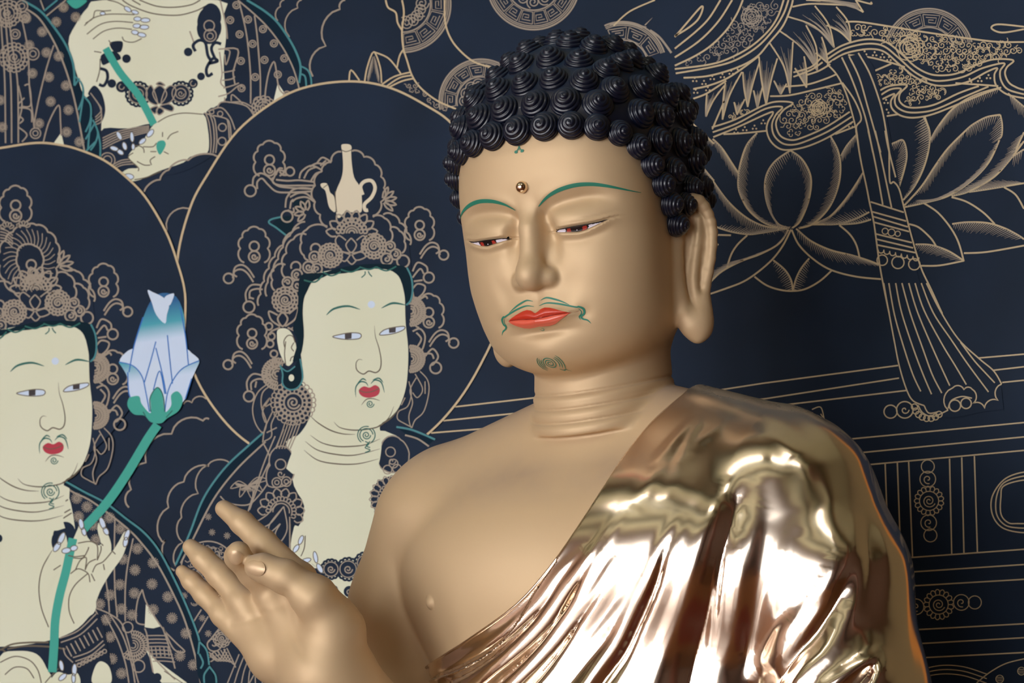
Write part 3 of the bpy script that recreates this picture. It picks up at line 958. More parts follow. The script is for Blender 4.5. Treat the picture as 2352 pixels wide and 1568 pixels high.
CROPS = dict(A=(0, 0, 3.563), B=(400, 0, 3.36), C=(500, 300, 3.734), D=(500, 600, 3.485), E=(0, 380, 3.733), F=(0, 740, 3.408), G=(0, 1130, 3.581),
             H=(360, 950, 2.537), I=(1550, 0, 4.48), J=(1900, 0, 4.48), K=(1580, 250, 3.337), L=(1950, 300, 3.734), M=(1950, 650, 3.823), N=(1850, 1000, 2.761), Q=(880, 0, 3.459), X=(0, 0, 1.0))
def T(key, txt):
    ox, oy, s = CROPS[key]
    return [(ox + x / s, oy + y / s) for x, y in (S(txt) if isinstance(txt, str) else txt)]
def inside(pt, poly):
    x, y = pt; r = False; n = len(poly)
    for i in range(n):
        x1, y1 = poly[i]; x2, y2 = poly[(i + 1) % n]
        if (y1 > y) != (y2 > y) and x < (x2 - x1) * (y - y1) / (y2 - y1) + x1: r = not r
    return r
class Art:
    step = 0.00006
    def __init__(s, name, parent, layer, label=None):
        s.name, s.parent, s.layer, s.label = name, parent, layer, label
        s.V, s.F, s.MI, s.mats = [], [], [], []
        s.top = 0; s.cf = 0; s.cl = 0
    def _m(s, m):
        if m not in s.mats: s.mats.append(m)
        return s.mats.index(m)
    def _y(s, up=None):
        if up is None: s.top += 0; up = s.top
        return CANV_Y - 0.0005 - Art.step * (s.layer + up)
    def fill(s, pts, m, up=0, smooth=6):
        P2 = cr(pts, smooth, True) if smooth else np.array(pts, float)
        s.cf += 1; y = s._y(up) - 1e-6 * (s.cf % 24); b = len(s.V)
        s.V += [wall_pt(u, v, y) for u, v in P2]
        tri = tessellate_polygon([[Vector((u, v, 0)) for u, v in P2]])
        k = s._m(m)
        for t in tri:
            a, c, d = [P2[i] for i in t]
            if (c[0] - a[0]) * (d[1] - a[1]) - (c[1] - a[1]) * (d[0] - a[0]) > 0: t = t[::-1]
            s.F.append(tuple(i + b for i in t)); s.MI.append(k)
        return s
    def line(s, pts, w, m, up=1, closed=False, n=6, taper=False):
        P2 = cr(pts, n, closed) if (n and len(pts) > 2) else np.array(pts, float)
        if closed: P2 = np.vstack([P2, P2[:1]])
        if len(P2) < 2: return s
        t = np.gradient(P2, axis=0); 
        if closed: t[0] = t[-1] = P2[1] - P2[-2]
        t /= np.linalg.norm(t, axis=1)[:, None] + 1e-9
        nn = np.stack([-t[:, 1], t[:, 0]], 1)
        ww = np.full(len(P2), w / 2.0)
        if taper:
            q = np.linspace(0, 1, len(P2))
            ww = ww * ((np.sin(pi * np.clip(q, 0.02, 0.98)) ** 0.6) if taper == 2 else (1 - 0.85 * q))
        s.cl += 1; y = s._y(up) - 3e-5 - 1e-6 * (s.cl % 24); b = len(s.V); k = s._m(m)
        for i in range(len(P2)):
            a = P2[i] - nn[i] * ww[i]; c = P2[i] + nn[i] * ww[i]
            s.V.append(wall_pt(a[0], a[1], y)); s.V.append(wall_pt(c[0], c[1], y))
        for i in range(len(P2) - 1):
            s.F.append((b + 2 * i, b + 2 * i + 2, b + 2 * i + 3, b + 2 * i + 1)); s.MI.append(k)
        return s
    def ring(s, c, r, w, m, up=1, sx=1.0, a0=0, a1=2 * pi, rot=0):
        n = max(10, int(r * 1.2) + 8)
        pts = []
        for i in range(n + (0 if a1 - a0 > 6.2 else 1)):
            a = a0 + (a1 - a0) * i / n
            x, yv = r * sx * cos(a), r * sin(a)
            pts.append((c[0] + x * cos(rot) - yv * sin(rot), c[1] + x * sin(rot) + yv * cos(rot)))
        return s.line(pts, w, m, up, closed=(a1 - a0 > 6.2), n=0)
    def disc(s, c, r, m, up=0, sx=1.0, rot=0, n=None):
        n = n or max(8, int(r) + 6)
        return s.fill([(c[0] + r * sx * cos(a) * cos(rot) - r * sin(a) * sin(rot), c[1] + r * sx * cos(a) * sin(rot) + r * sin(a) * cos(rot)) for a in [2 * pi * i / n for i in range(n)]], m, up, smooth=0)
    def spiral(s, c, r, w, m, turns=1.6, a0=0.0, d=1, up=1, sx=1.0):
        n = int(14 * turns)
        return s.line([(c[0] + sx * r * (1 - i / n * 0.86) * cos(a0 + d * 2 * pi * turns * i / n), c[1] + r * (1 - i / n * 0.86) * sin(a0 + d * 2 * pi * turns * i / n)) for i in range(n + 1)], w, m, up, n=2)
    def petals(s, c, r1, r2, n, w, m, up=1, a0=0.0, a1=2 * pi, sx=1.0, pointed=False):
        for i in range(n):
            a = a0 + (a1 - a0) * i / n; b = a0 + (a1 - a0) * (i + 1) / n; q = (a + b) / 2
            P_ = lambda an, rr: (c[0] + sx * rr * cos(an), c[1] + rr * sin(an))
            if pointed: s.line([P_(a, r1), P_(a, (r1 + r2) / 2), P_(q, r2), P_(b, (r1 + r2) / 2), P_(b, r1)], w, m, up, n=3)
            else: s.line([P_(a, r1), P_(a + 0.05 * (b - a), r1 + (r2 - r1) * 0.7), P_(q, r2), P_(b - 0.05 * (b - a), r1 + (r2 - r1) * 0.7), P_(b, r1)], w, m, up, n=3)
        return s
    def blossom(s, c, r, w, m, n=16, up=1, a0=0.0, a1=2 * pi, sx=1.0, bg=None, d=1):
        if bg is not None: s.disc(c, r, bg, up - 1, sx=sx)
        s.petals(c, r * 0.76, r, n, w, m, up, a0, a1, sx)
        full = a1 - a0 > 6.2
        s.ring(c, r * 0.74, w, m, up, sx, a0, a1); s.petals(c, r * 0.52, r * 0.72, int(n * 0.8), w * 0.8, m, up, a0, a1, sx)
        s.ring(c, r * 0.5, w, m, up, sx, a0, a1)
        if full: s.spiral(c, r * 0.36, w, m, 1.7, 0.3, d, up, sx)
        else: s.ring(c, r * 0.34, w, m, up, sx, a0, a1); s.ring(c, r * 0.18, w, m, up, sx, a0, a1)
        return s
    def scal(s, cusps, w, m, bulge=0.28, up=1, closed=False, fillm=None, side=1):
        """scalloped outline through the cusps, every arc bulging to one side"""
        out = []; N = len(cusps)
        for i in range(N if closed else N - 1):
            a = np.array(cusps[i], float); b = np.array(cusps[(i + 1) % N], float); d = b - a; nn = np.array([d[1], -d[0]]) * side
            for k in range(7):
                t = k / 7; h = bulge * (4 * t * (1 - t)) ** 0.75
                out.append(tuple(a + d * t + nn * h))
        if not closed: out.append(tuple(cusps[-1]))
        if fillm is not None: s.fill(out, fillm, up - 1, smooth=0)
        s.line(out, w, m, up, closed=closed, n=0)
        return out
    def hatch(s, curve, vec, w, m, gap=7, up=1, var=0.13, n=8):
        C = cr(curve, n); L = np.r_[0, np.cumsum(np.linalg.norm(np.diff(C, axis=0), axis=1))]
        q = np.arange(gap, L[-1] - gap * 0.5, gap)
        for i, t in enumerate(q):
            x = np.interp(t, L, C[:, 0]); y = np.interp(t, L, C[:, 1])
            e = sin(pi * min(max(t / L[-1], 0.0), 1)) ** 0.35
            vx, vy = vec(t / L[-1]) if callable(vec) else vec
            k = 1.25 * e * (1 + var * sin(i * 2.4))
            s.line([(x, y), (x + vx * k * 0.5, y + vy * k * 0.5), (x + vx * k, y + vy * k)], w * 1.15, m, up, n=0, taper=True)
        return s
    def feather(s, b1, b2, tip, w, m, up=1, n=7, bg=None, c1=0.0, c2=0.0):
        b1, b2, tip = map(lambda q: np.array(q, float), (b1, b2, tip))
        def side(b, c):
            mdl = (b + tip) / 2; d = tip - b
            return [tuple(b), tuple(mdl + np.array([-d[1], d[0]]) * c), tuple(tip)]
        A1, A2 = side(b1, c1), side(b2, c2)
        if bg is not None: s.fill(list(map(tuple, cr(A1, 5))) + list(map(tuple, cr(A2, 5)))[::-1], bg, up - 1, smooth=0)
        for i in range(1, n + 1):
            t = i / (n + 1); b = b1 * (1 - t) + b2 * t; c = c1 * (1 - t) + c2 * t
            b = tip + (b - tip) * (0.80 + 0.12 * sin(i * 1.9))
            L_ = side(b, c * 0.8); s.line(L_[::-1], w * 0.95, M_GOLDD, up, n=5, taper=True)
        s.line(A1, w, m, up, n=5); s.line(A2, w, m, up, n=5)
        return s
    def filigree(s, poly, m, step=15, r=8, w=2.0, up=1, seed=1):
        R = random.Random(seed)
        xs = [p[0] for p in poly]; ys = [p[1] for p in poly]
        y = min(ys); k = 0
        while y < max(ys):
            x = min(xs) + (step / 2 if k % 2 else 0)
            while x < max(xs):
                c = (x + R.uniform(-2, 2), y + R.uniform(-2, 2)); ok = all(inside((c[0] + r * 0.75 * cos(a), c[1] + r * 0.75 * sin(a)), poly) for a in (0, 1.57, 3.14, 4.71))
                if ok:
                    a = R.uniform(0, 6.28); d = R.choice((-1, 1)); t = R.random()
                    q = r * R.uniform(0.75, 1.15)
                    if t < 0.55:
                        s.spiral(c, q, w, m, 1.25, a, d, up)
                        e = (c[0] + q * cos(a), c[1] + q * sin(a)); s.line([e, (e[0] + q * 0.5 * cos(a - d * 1.2), e[1] + q * 0.5 * sin(a - d * 1.2)), (e[0] + q * cos(a - d * 0.6), e[1] + q * sin(a - d * 0.6))], w, m, up, n=3)
                    elif t < 0.8:
                        for j in range(3):
                            g = a + j * 1.5; s.ring((c[0] + q * 0.5 * cos(g), c[1] + q * 0.5 * sin(g)), q * 0.42, w * 0.9, m, up, 1, g - 2.2, g + 2.2)
                    else:
                        s.ring(c, q, w, m, up, 1, a, a + 3.4); s.ring((c[0] + q * 0.1, c[1]), q * 0.62, w * 0.9, m, up, 1, a + 0.2, a + 3.0); s.ring((c[0] + q * 0.9 * cos(a), c[1] + q * 0.9 * sin(a)), q * 0.4, w * 0.9, m, up, 1, a + 2.2, a + 6.0)
                x += step
            y += step * 0.86; k += 1
        return s
    def puff(s, c, r, m, w=1.6, up=1, n=14):
        for i in range(n):
            a = 2 * pi * i / n + 0.1
            s.line([(c[0] + r * 0.25 * cos(a), c[1] + r * 0.25 * sin(a)), (c[0] + r * cos(a), c[1] + r * sin(a))], w, m, up, n=0)
        s.disc(c, r * 0.16, m, up); return s
    def pendant(s, c, w_, h, lw, m, bg=None, up=1, flip=1, arms=True):
        """cloud-shaped crown finial: scalloped outline, ring, spiral, S-shaped arms ending in beads"""
        x, y = c
        cusps = [(x - w_ * .36, y + h * .5), (x - w_ * .5, y + h * .12), (x - w_ * .42, y - h * .18), (x - w_ * .24, y - h * .36), (x + w_ * .18, y - h * .40), (x + w_ * .40, y - h * .2), (x + w_ * .48, y + h * .12), (x + w_ * .36, y + h * .5)]
        s.scal(cusps, lw, m, 0.26, up, fillm=bg, side=1)
        s.ring((x, y + h * .06), w_ * .17, lw, m, up); s.ring((x, y + h * .34), w_ * .2, lw, m, up); s.spiral((x, y + h * .34), w_ * .12, lw, m, 1.2, 0, 1, up)
        if arms:
            for sg in ((1, -1) if arms == 2 else (flip,)):
                L_ = [(x, y + h * .9), (x + sg * w_ * .22, y + h * .66), (x + sg * w_ * .45, y + h * .56), (x + sg * w_ * .68, y + h * .62), (x + sg * w_ * .74, y + h * .80), (x + sg * w_ * .62, y + h * .88)]
                s.line(L_, lw, m, up); s.line([(px_ + sg * 2, py_ + w_ * .16) for px_, py_ in L_[:5]], lw, m, up)
                s.ring((x + sg * w_ * .92, y + h * .92), w_ * .18, lw, m, up)
        return s
    def build(s):
        if not s.F: return None
        V = [p - PO for p in s.V]
        o = mesh_obj(s.name, V, s.F, s.mats, s.parent, smooth=False, mi=s.MI)
        if s.label: o['label'] = s.label
        return o
# ------------------------------------------------------------------ right half of the painting
G_, GD = M_GOLDL, M_GOLDD
# --- painted dais: rails, panels, flower medallions
a = Art('painted_rails', painting, 1)
for p in ['1300,905 1045,934', '1300,937 1018,966', '1300,969 990,994']: a.line(T('X', p), 3.4, M_GOLDL, 1, n=0)
a.build()
a = Art('painted_dais', painting, 1)
def rail(p, w=3.4): a.line(T('X', p), w, G_, 1, n=0)
for p in ['1330,932 1590,905 1752,880 2063,839', '1330,958 1760,915 2065,868', '1330,985 1840,925 2085,896', '1330,1068 1930,1010 2352,970', '1330,1102 1948,1042 2352,1003', '1330,1132 1960,1070 2352,1034', '1330,1340 2010,1286 2352,1261', '1330,1370 2020,1318 2352,1296', '1330,1400 2030,1349 2352,1330', '1330,1488 2045,1449 2352,1432', '1330,1520 2052,1481 2352,1464', '1330,1552 2060,1513 2352,1498',
          '2247,822 2352,813', '2282,850 2352,842', '2302,878 2352,873',
          '2033,1063 2041,1284', '2061,1061 2069,1282', '2087,1058 2096,1280', '2181,1053 2186,1272', '2209,1050 2214,1270', '2238,1047 2245,1268']: rail(p)
for k, (c, ang) in enumerate((((2134, 1150), 1), ((2156, 1388), 0))):
    n_ = 17
    a.petals(c, 21, 35 if not ang else 34, n_, 2.4, G_, 1); a.ring(c, 22, 2.4, G_); a.spiral(c, 15, 2.4, G_, 1.9, 0.4)
    for sg in (-1, 1):
        q1 = (c[0] - 2 + sg * 1, c[1] + sg * 50) if ang else (c[0] + sg * 52, c[1] - sg * 5)
        q2 = (c[0] + sg * 3, c[1] + sg * 79) if ang else (c[0] + sg * 83, c[1] - sg * 5)
        a.ring(q1, 18, 2.4, G_); a.spiral(q1, 11, 2.4, G_, 1.1, 1.2); a.ring(q2, 15, 2.4, G_)
for r in (0, 10, 20):
    a.line([(2390, 1083 + r * .9), (2345, 1085 + r * .9), (2305, 1102 + r * .7), (2279 + r, 1140), (2279 + r, 1180), (2300 + r * .8, 1210 - r * .5), (2340, 1222 - r), (2390, 1222 - r)], 3.2, G_, 1)
a.line([(1985, 1136), (2000, 1150), (2006, 1175), (2001, 1202)], 2.8, G_)
for r in (0, 10, 20): a.line(T('N', [(630, 1568 + r * 2), (700, 1500 + r * 2.4), (850, 1458 + r * 2.7), (1000, 1465 + r * 2.8), (1150, 1512 + r * 2.9)]), 2.6, G_)
a.line(T('N', '1085,1568 1170,1500 1270,1445 1386,1415'), 2.8, G_)
for c, r in (((1232, 1543), 26), ((1370, 1493), 26)):
    q = T('N', [c])[0]; a.ring(q, 9, 1.8, G_)
    for j in (-4, 0, 4): a.line([(q[0] - 8, q[1] + j), (q[0] + 8, q[1] + j)], 1.6, G_, n=0)
a.line([(1865, 940), (1885, 935), (1893, 962)], 2.6, G_); a.line([(1893, 962), (1885, 950)], 2.4, G_, n=0)
a.build()
# --- large lotus
a = Art('painted_lotus', painting, 2)
def vtab(*v): return lambda t: (np.interp(t, np.linspace(0, 1, len(v)), [q[0] for q in v]), np.interp(t, np.linspace(0, 1, len(v)), [q[1] for q in v]))
def pet(key, txt, vec, w=4.0, gap=5.4, hw=2.0):
    L_ = T(key, txt); a.line(L_, w, G_, 2)
    if vec is not None: a.hatch(L_, vec if callable(vec) else (lambda t, v=vec: v), hw + 0.2, GD, gap, 2)
pet('K', '780,912 690,880 620,760 590,620 605,500 670,400 785,318', (11, 22))
pet('K', '785,318 870,380 930,480 945,580 920,720 860,860 800,912', vtab((-1, 22), (-10, 22), (-15, 18), (-18, 10)))
pet('K', '760,918 600,880 470,780 400,650 385,560 400,430 450,280 530,185', vtab((12, -10), (15, 2), (18, 18), (14, 26), (-2, 20)))
pet('K', '1090,205 1150,320 1170,450 1150,600 1080,760 960,880 850,915', vtab((-2, 24), (-16, 20), (-22, 12), (-20, 6), (-14, -4)))
pet('K', '190,230 260,300 340,420 385,490', (4, 26))
pet('K', '190,550 300,700 430,820 560,890 700,920', vtab((3, 26), (5, 24), (9, 16)))
pet('K', '220,905 330,940 460,960 560,950 760,915', vtab((14, -12), (22, -10), (26, -8)))
pet('K', '218,965 330,968', None)
pet('K', '1300,190 1220,280 1175,360', (-2, 22))
pet('K', '1345,485 1260,620 1170,740 1080,830 960,885', vtab((-2, 22), (-10, 18), (-18, 8)))
pet('K', '1390,790 1290,840 1160,880 1040,885 940,885', vtab((-14, -16), (-22, -10), (-24, -6)))
pet('K', '1410,845 1300,875 1160,885', vtab((-10, -10), (-14, -6)))
pet('K', '770,925 700,1030 560,1110 400,1170 240,1260 125,1385', vtab((-12, 18), (-24, 8), (-32, 6), (-30, 8), (-8, 6)))
pet('K', '790,925 720,1060 620,1180 450,1310 280,1380 115,1435', None)
pet('K', '830,918 940,1010 1090,1080 1250,1120 1380,1160 1470,1195', vtab((-2, 24), (12, 24), (20, 18), (22, 12)))
pet('K', '795,925 850,1040 960,1150 1100,1235 1290,1285 1490,1305', None)
pet('K', '455,968 380,1040 330,1120 298,1225', None); pet('K', '1160,890 1240,960 1290,1040 1315,1135', None)
pet('K', '510,1285 600,1350 700,1385 800,1395 900,1380 1010,1320 1100,1240', None)
pet('K', '655,1160 740,1230 790,1310 805,1395', vtab((-6, 8), (-14, 12), (-20, 6)))
pet('K', '930,1145 870,1220 830,1300 805,1395', vtab((6, 12), (14, 10), (20, 4)))
# petals to the right of the tassel
pet('L', '475,640 620,480 740,300 850,150 1000,0', vtab((8, -14), (2, 20), (-2, 24), (-4, 24)))
pet('L', '465,595 560,480 640,320 685,150 690,0 640,-120', vtab((4, -18), (-14, 10), (-22, 10), (-24, 14), (-20, 14)))
pet('J', '1000,1190 1045,1330 1055,1440', vtab((-22, 14), (-26, 16)))
pet('J', '1065,1440 1130,1320 1260,1150 1400,1040 1570,960 1790,900', vtab((-2, 22), (-6, 24), (-10, 22)))
pet('L', '480,655 640,620 850,560 1050,430 1200,270 1290,80', vtab((14, -12), (-26, -4), (-30, 8), (-28, 14), (-24, 16), (-20, 16)))
pet('J', '1424,1344 1500,1280 1640,1205 1780,1180', vtab((-4, 24), (-5, 24), (-6, 24), (-8, 22)))
pet('J', '1780,1180 1800,1280 1795,1390 1768,1430', vtab((-14, 22), (-22, 18), (-22, 16), (-22, 16)))
pet('L', '880,560 1030,520 1240,400 1380,250 1501,90', vtab((-14, -8), (-28, 2), (-30, 12), (-30, 14)))
pet('L', '1030,525 1200,500 1501,450', vtab((-24, -12), (-30, -10)))
pet('L', '1400,225 1501,160', (-4, 22)); pet('J', '1860,960 2025,1100', (6, 26))
pet('J', '2025,1360 1960,1500 1940,1568', (-22, 14))
pet('L', '345,125 400,100 465,85 495,200 475,330 425,495', vtab((-8, 22), (-10, 20), (-22, 12), (-20, 12), (-10, 16)))
pet('L', '640,620 760,700 870,830 940,960 985,1120', None)
pet('L', '570,975 700,980 850,1030 985,1115', vtab((-4, 14), (-18, 14), (-24, 8), (-24, 4)))
pet('L', '615,1158 780,1155 985,1115', None); pet('L', '515,800 600,830 700,920 750,995', None)
pet('L', '880,570 1010,610 1150,700 1250,800', None)
pet('L', '885,800 1010,785 1180,790 1320,830 1440,890 1501,930', vtab((-2, 18), (-16, 20), (-24, 14), (-26, 8)))
pet('L', '985,1050 1180,1040 1501,985', None); pet('L', '1330,485 1430,550 1501,670', None)
# the petals that lie behind the head
pet('X', '1640,330 1560,260 1480,230', (3, 18)); pet('X', '1640,415 1560,330 1470,300 1440,360 1490,440 1570,500 1648,522', (3, 18))
pet('X', '1650,540 1560,535 1460,500 1400,470', None); pet('X', '1648,522 1540,560 1440,560 1380,530', None); pet('X', '1620,665 1560,700 1500,720 1560,640 1650,560', None)
a.build()
# --- roundels with key pattern
def roundel(c, r, a0, a1, w=2.6, n=10, inner=True, m=GD):
    a = Art('painted_roundel', painting, 3)
    for k, rr in enumerate((r, r * .955, r * .92)): a.ring(c, rr, w * (1.5 if k == 0 else .9), m, 1, 1, a0, a1)
    for k in range(n):
        q0 = a0 + (a1 - a0) * k / n; q1 = a0 + (a1 - a0) * (k + 1) / n; d = (q1 - q0)
        Pp = lambda t, rr: (c[0] + r * rr * cos(q0 + d * t), c[1] + r * rr * sin(q0 + d * t))
        a.line([Pp(.06, .88), Pp(.94, .88), Pp(.94, .62), Pp(.06, .62), Pp(.06, .88)], w * .8, m, 1, n=0)
        a.line([Pp(.2, .81), Pp(.8, .81), Pp(.8, .69), Pp(.35, .69), Pp(.35, .75), Pp(.65, .75)], w * .8, m, 1, n=0)
    a.ring(c, r * .58, w * 1.2, m, 1, 1, a0, a1)
    if inner:
        for k in range(5):
            q = a0 + (a1 - a0) * (k + .5) / 5; a.spiral((c[0] + r * .4 * cos(q), c[1] + r * .4 * sin(q)), r * .15, w, m, 1.9, k)
    a.build()
roundel((1225, -38), 106, 0.0, pi, n=8)
roundel((2133, 122), 102, -2.75, -0.25, n=5, inner=False)
roundel((1105, 232), 96, -3.35, -1.0, n=5, inner=True)
roundel((925, 10), 110, -0.25, 1.57, n=4)
roundel((1430, 150), 100, -2.0, -0.3, n=3, inner=False)
# --- flying ribbons and lotus stalk lines at the top
a = Art('painted_ribbons', painting, 5)
NV = M_NAVY
wing = T('I', '1120,0 1040,180 930,330 760,480 560,600 350,660 0,700 0,670 200,590 400,440 560,290 640,170 700,0')
a.fill(wing, NV, 0, 3)
a.filigree(wing, GD, 17, 9.5, 1.5, 1, 11); 
a.blossom(T('I', [(790, 170)])[0], 24, 1.9, GD, 9)
for t in ['700,0 640,140 530,310 370,470 200,580 0,675', '1120,0 1060,170 960,320 780,480 560,600 350,665 0,710', '1170,0 1120,140 1020,300 850,480 620,620 380,690 10,755', '1215,0 1190,90 1110,270 970,440 860,570 720,660 540,730 320,785 90,800',
          '590,0 470,190 340,340 200,460 0,590', '470,0 350,190 210,330 0,500', '0,380 120,240 270,70 282,110 230,210 120,300 0,370', '190,915 350,880 530,810 700,700 860,580', '190,1015 330,960 530,830']:
    a.line(T('I', t), 4.0, G_, 2)
for x, y in ((205, 820), (300, 850), (385, 800), (490, 780), (580, 745), (665, 700), (340, 915), (215, 940)):
    for dx, dy in ((0, -18), (-18, 14), (18, 14)): a.disc(T('I', [(x + dx, y + dy)])[0], 2.2, G_, 2)
for q in ['1210,70 1380,40 1600,45 1800,60 1940,125', '1360,0 1600,10 1850,70', '1860,0 1940,125', '1860,0 2016,40 2016,20', '1350,0 1500,8']: a.line(T('I', q), 3.6, G_, 2)
for k in range(6): a.line(T('I', [(1900 - k * 4, 100 - k * 12), (1700 - k * 30, 45 - k * 12), (1450 - k * 20, 18 - k * 16)]), 2, GD, 2, taper=True)
F_ = [('1160,170', '1440,60', '1640,490', -.12, -.10), ('1560,260', '1660,70', '1810,435', -.08, -.14), ('1075,315', '1350,260', '1465,725', -.08, -.10), ('1450,545', '1510,380', '1575,650', 0, -.04),
      ('975,440', '1215,430', '1185,960', -.08, .0), ('1235,700', '1330,580', '1355,900', 0, -.04), ('865,580', '1055,600', '940,1080', .02, .02), ('1020,830', '1150,860', '1090,970', 0, .0),
      ('700,740', '870,640', '750,1100', .03, .02), ('810,930', '900,900', '850,1110', 0, 0), ('520,850', '690,740', '490,1230', .02, .05), ('610,1050', '720,1020', '640,1180', 0, 0), ('330,970', '510,880', '320,1200', .02, .05)]
for b1, b2, tp, c1, c2 in F_:
    p1, p2, p3 = T('I', b1)[0], T('I', b2)[0], T('I', tp)[0]
    a.feather(p1, p2, p3, 3.4, G_, 2, 8, None, c1, c2)
# scrolled ribbon, left piece
pc = T('I', '380,1320 510,880 700,980 1150,990 1480,910 1720,850 1790,1150 1700,1230 1400,1380 1200,1440 1080,1390 1040,1290 1070,1190 1200,1070 1000,1060')
a.filigree(T('I', '1220,1070 1300,990 1500,930 1710,870 1790,1130 1700,1210 1400,1370 1200,1420 1080,1370 1060,1270 1090,1180'), G_, 16, 9, 1.5, 1, 5)
a.blossom(T('I', [(1480, 1110)])[0], 20, 2, G_, 7)
a.filigree(T('I', '400,1310 520,1180 700,1110 900,1080 1000,1040 1200,1010 1150,1050 1000,1080 700,1190'), G_, 12, 6, 1.7, 1, 6)
for t in ['385,1330 500,1060 500,1060', '380,1310 620,1230 900,1090 1050,1045 1215,1060 1120,1130 1050,1230 1045,1310 1090,1400 1190,1440 1300,1420 1550,1310 1800,1150',
          '390,1360 640,1270 930,1120 1105,1100 1040,1180 1000,1280 1020,1390 1100,1470 1200,1490 1330,1460 1580,1350 1820,1200', '395,1410 640,1310 960,1165 1010,1165 960,1250 945,1340 985,1450 1080,1530 1200,1540 1380,1500 1600,1400 1835,1250',
          '500,1380 700,1370 945,1345', '1650,1380 1860,1300 1870,1300', '980,990 1180,980 1450,920 1720,855', '1140,890 1360,870 1540,815 1660,765', '1220,745 1400,690 1500,600', '1220,790 1400,720 1520,640', '1360,770 1480,730 1600,660']:
    a.line(T('I', t), 3.8, G_, 3)
for x, y in ((910, 1255), (720, 1325), (820, 1310), (630, 1350), (1810, 1290)):
    for dx, dy in ((0, -18), (-18, 14), (18, 14)): a.disc(T('I', [(x + dx, y + dy)])[0], 2.2, G_, 2)
# right wave ribbon
up_ = T('J', '210,225 600,265 1000,330 1450,395 2025,435 2025,600 1900,610 1700,640 1400,760 1150,770 950,680 720,480 560,420 420,405 240,430')
a.filigree(up_, G_, 15.5, 8.5, 1.9, 1, 8)
a.filigree(T('J', '460,740 720,680 900,780 1150,870 1430,880 1350,930 1100,1050 900,1090 780,1060 760,970 820,880 640,880 520,940'), G_, 14, 7.5, 1.9, 1, 9)
a.blossom(T('J', [(850, 490)])[0], 32, 2.2, G_, 7)
for t in ['190,225 330,225 600,265 1000,330 1450,395 1750,430 2025,432', '0,560 150,470 330,415 480,405 620,440 760,550 900,680 1050,760 1200,775 1350,750 1550,660 1720,610 1915,620 1850,690 1830,760 1870,850 1950,900 2025,925',
          '0,610 160,510 330,460 480,450 600,485 740,600 900,740 1060,820 1200,830 1400,790 1600,700 1820,650 1780,730 1790,830 1860,920 2025,970', '0,655 160,560 330,515 480,505 600,540 740,660 900,790 1080,870 1250,880 1450,840 1640,740 1750,700 1720,770 1740,880 1850,970 2025,1010',
          '440,750 660,655', '215,565 440,590 640,640 800,690', '1320,855 1550,870 1760,885', '510,950 640,885 820,875 750,960 745,1040 820,1100 960,1105 1120,1070 1350,960 1560,885',
          '525,995 650,920 760,915 700,1000 710,1090 810,1150 960,1155 1130,1120 1400,1000 1660,890', '530,1040 690,965 655,1040 670,1120 760,1190 900,1210 1100,1170 1400,1050 1620,960 1790,900', '575,1200 730,1175', '2025,300 1800,335 1690,290 1760,250 2025,275']:
    a.line(T('J', t), 4.0, G_, 3)
for x, y in ((385, 545), (488, 555), (568, 575), (635, 605), (1660, 790), (1570, 820), (1465, 830), (606, 1045), (612, 1145)):
    for dx, dy in ((0, -18), (-18, 14), (18, 14)): a.disc(T('J', [(x + dx, y + dy)])[0], 2.4, G_, 3)
a.build()
# --- hanging sash with tassel
a = Art('painted_tassel', painting, 12)
a.fill(T('X', '1910,140 1985,120 2010,160 2035,260 2080,500 2110,640 2180,780 2260,860 2300,890 2305,940 2260,945 2190,960 2120,950 2090,920 2050,800 2020,620 1990,440 1965,300 1970,270'), M_NAVY, 0, 0)
for t in ['0,660 100,770 190,950 260,1180 300,1350 330,1568', '150,590 260,830 390,1200 470,1568', '225,580 330,800 420,1110 550,1568', '320,545 430,740 520,980 580,1200 640,1568', '155,850 280,1030 350,1215 300,1300 310,1400']: a.line(T('J', t), 3.6, G_, 3)
for t in ['60,0 100,250 150,480 175,610 215,800 260,1130 300,1350 345,1568', '165,0 230,300 290,635', '225,0 290,300 365,660', '310,0 335,140 400,400', '345,180 350,435 385,440 430,500 470,650 540,920 620,1180 700,1350 800,1568', '185,610 470,700', '200,695 490,775', '205,735 505,825', '215,785 515,865', '230,885 540,960', '235,930 550,1005', '245,980 580,1048']:
    a.line(T('L', t), 3.6, G_, 3)
for k in range(7):
    q = T('L', [(275 + 50 * k, 1025 + 11 * k)])[0]; a.ring(q, 6.5, 2.6, G_, 3, 1, -0.2, pi + 0.2)
for x, y, r in ((285, 1110, 12), (420, 1130, 14), (560, 1145, 13)): a.ring(T('L', [(x, y)])[0], r, 2.8, G_, 3)
for x, r in ((310, 7), (365, 8), (418, 6)): a.ring(T('L', [(x, 862 + (x - 310) * .2)])[0], r, 2.2, G_, 3)
for t in ['305,0 340,200 400,520 440,720 500,920 560,1030 660,1075', '350,0 400,280 480,560 560,800 630,950', '410,0 460,250 560,560 650,800 725,975', '465,0 540,270 650,580 730,800 815,965', '525,0 600,250 730,560 820,760 885,900', '580,0 660,240 820,540 930,720 1030,890',
          '635,0 740,260 900,500 1050,720 1225,955', '680,0 800,240 960,490 1140,660 1270,770 1340,885', '980,520 1100,680 1200,790 1280,875']:
    a.line(T('M', t), 3.2, G_, 3, taper=False)
a.scal(T('M', '1340,885 1310,1030 1190,1100 1085,1060 1080,930 1010,935 910,920 870,1115'), 3.0, G_, -0.28, 3)
a.line(T('M', '660,1075 700,1140 780,1130'), 3, G_, 3); a.line(T('M', '605,1070 650,1140 740,1170 870,1115'), 3, G_, 3); a.ring(T('M', [(930, 1075)])[0], 13, 3, G_, 3); a.ring(T('M', [(1028, 1055)])[0], 12, 3, G_, 3)
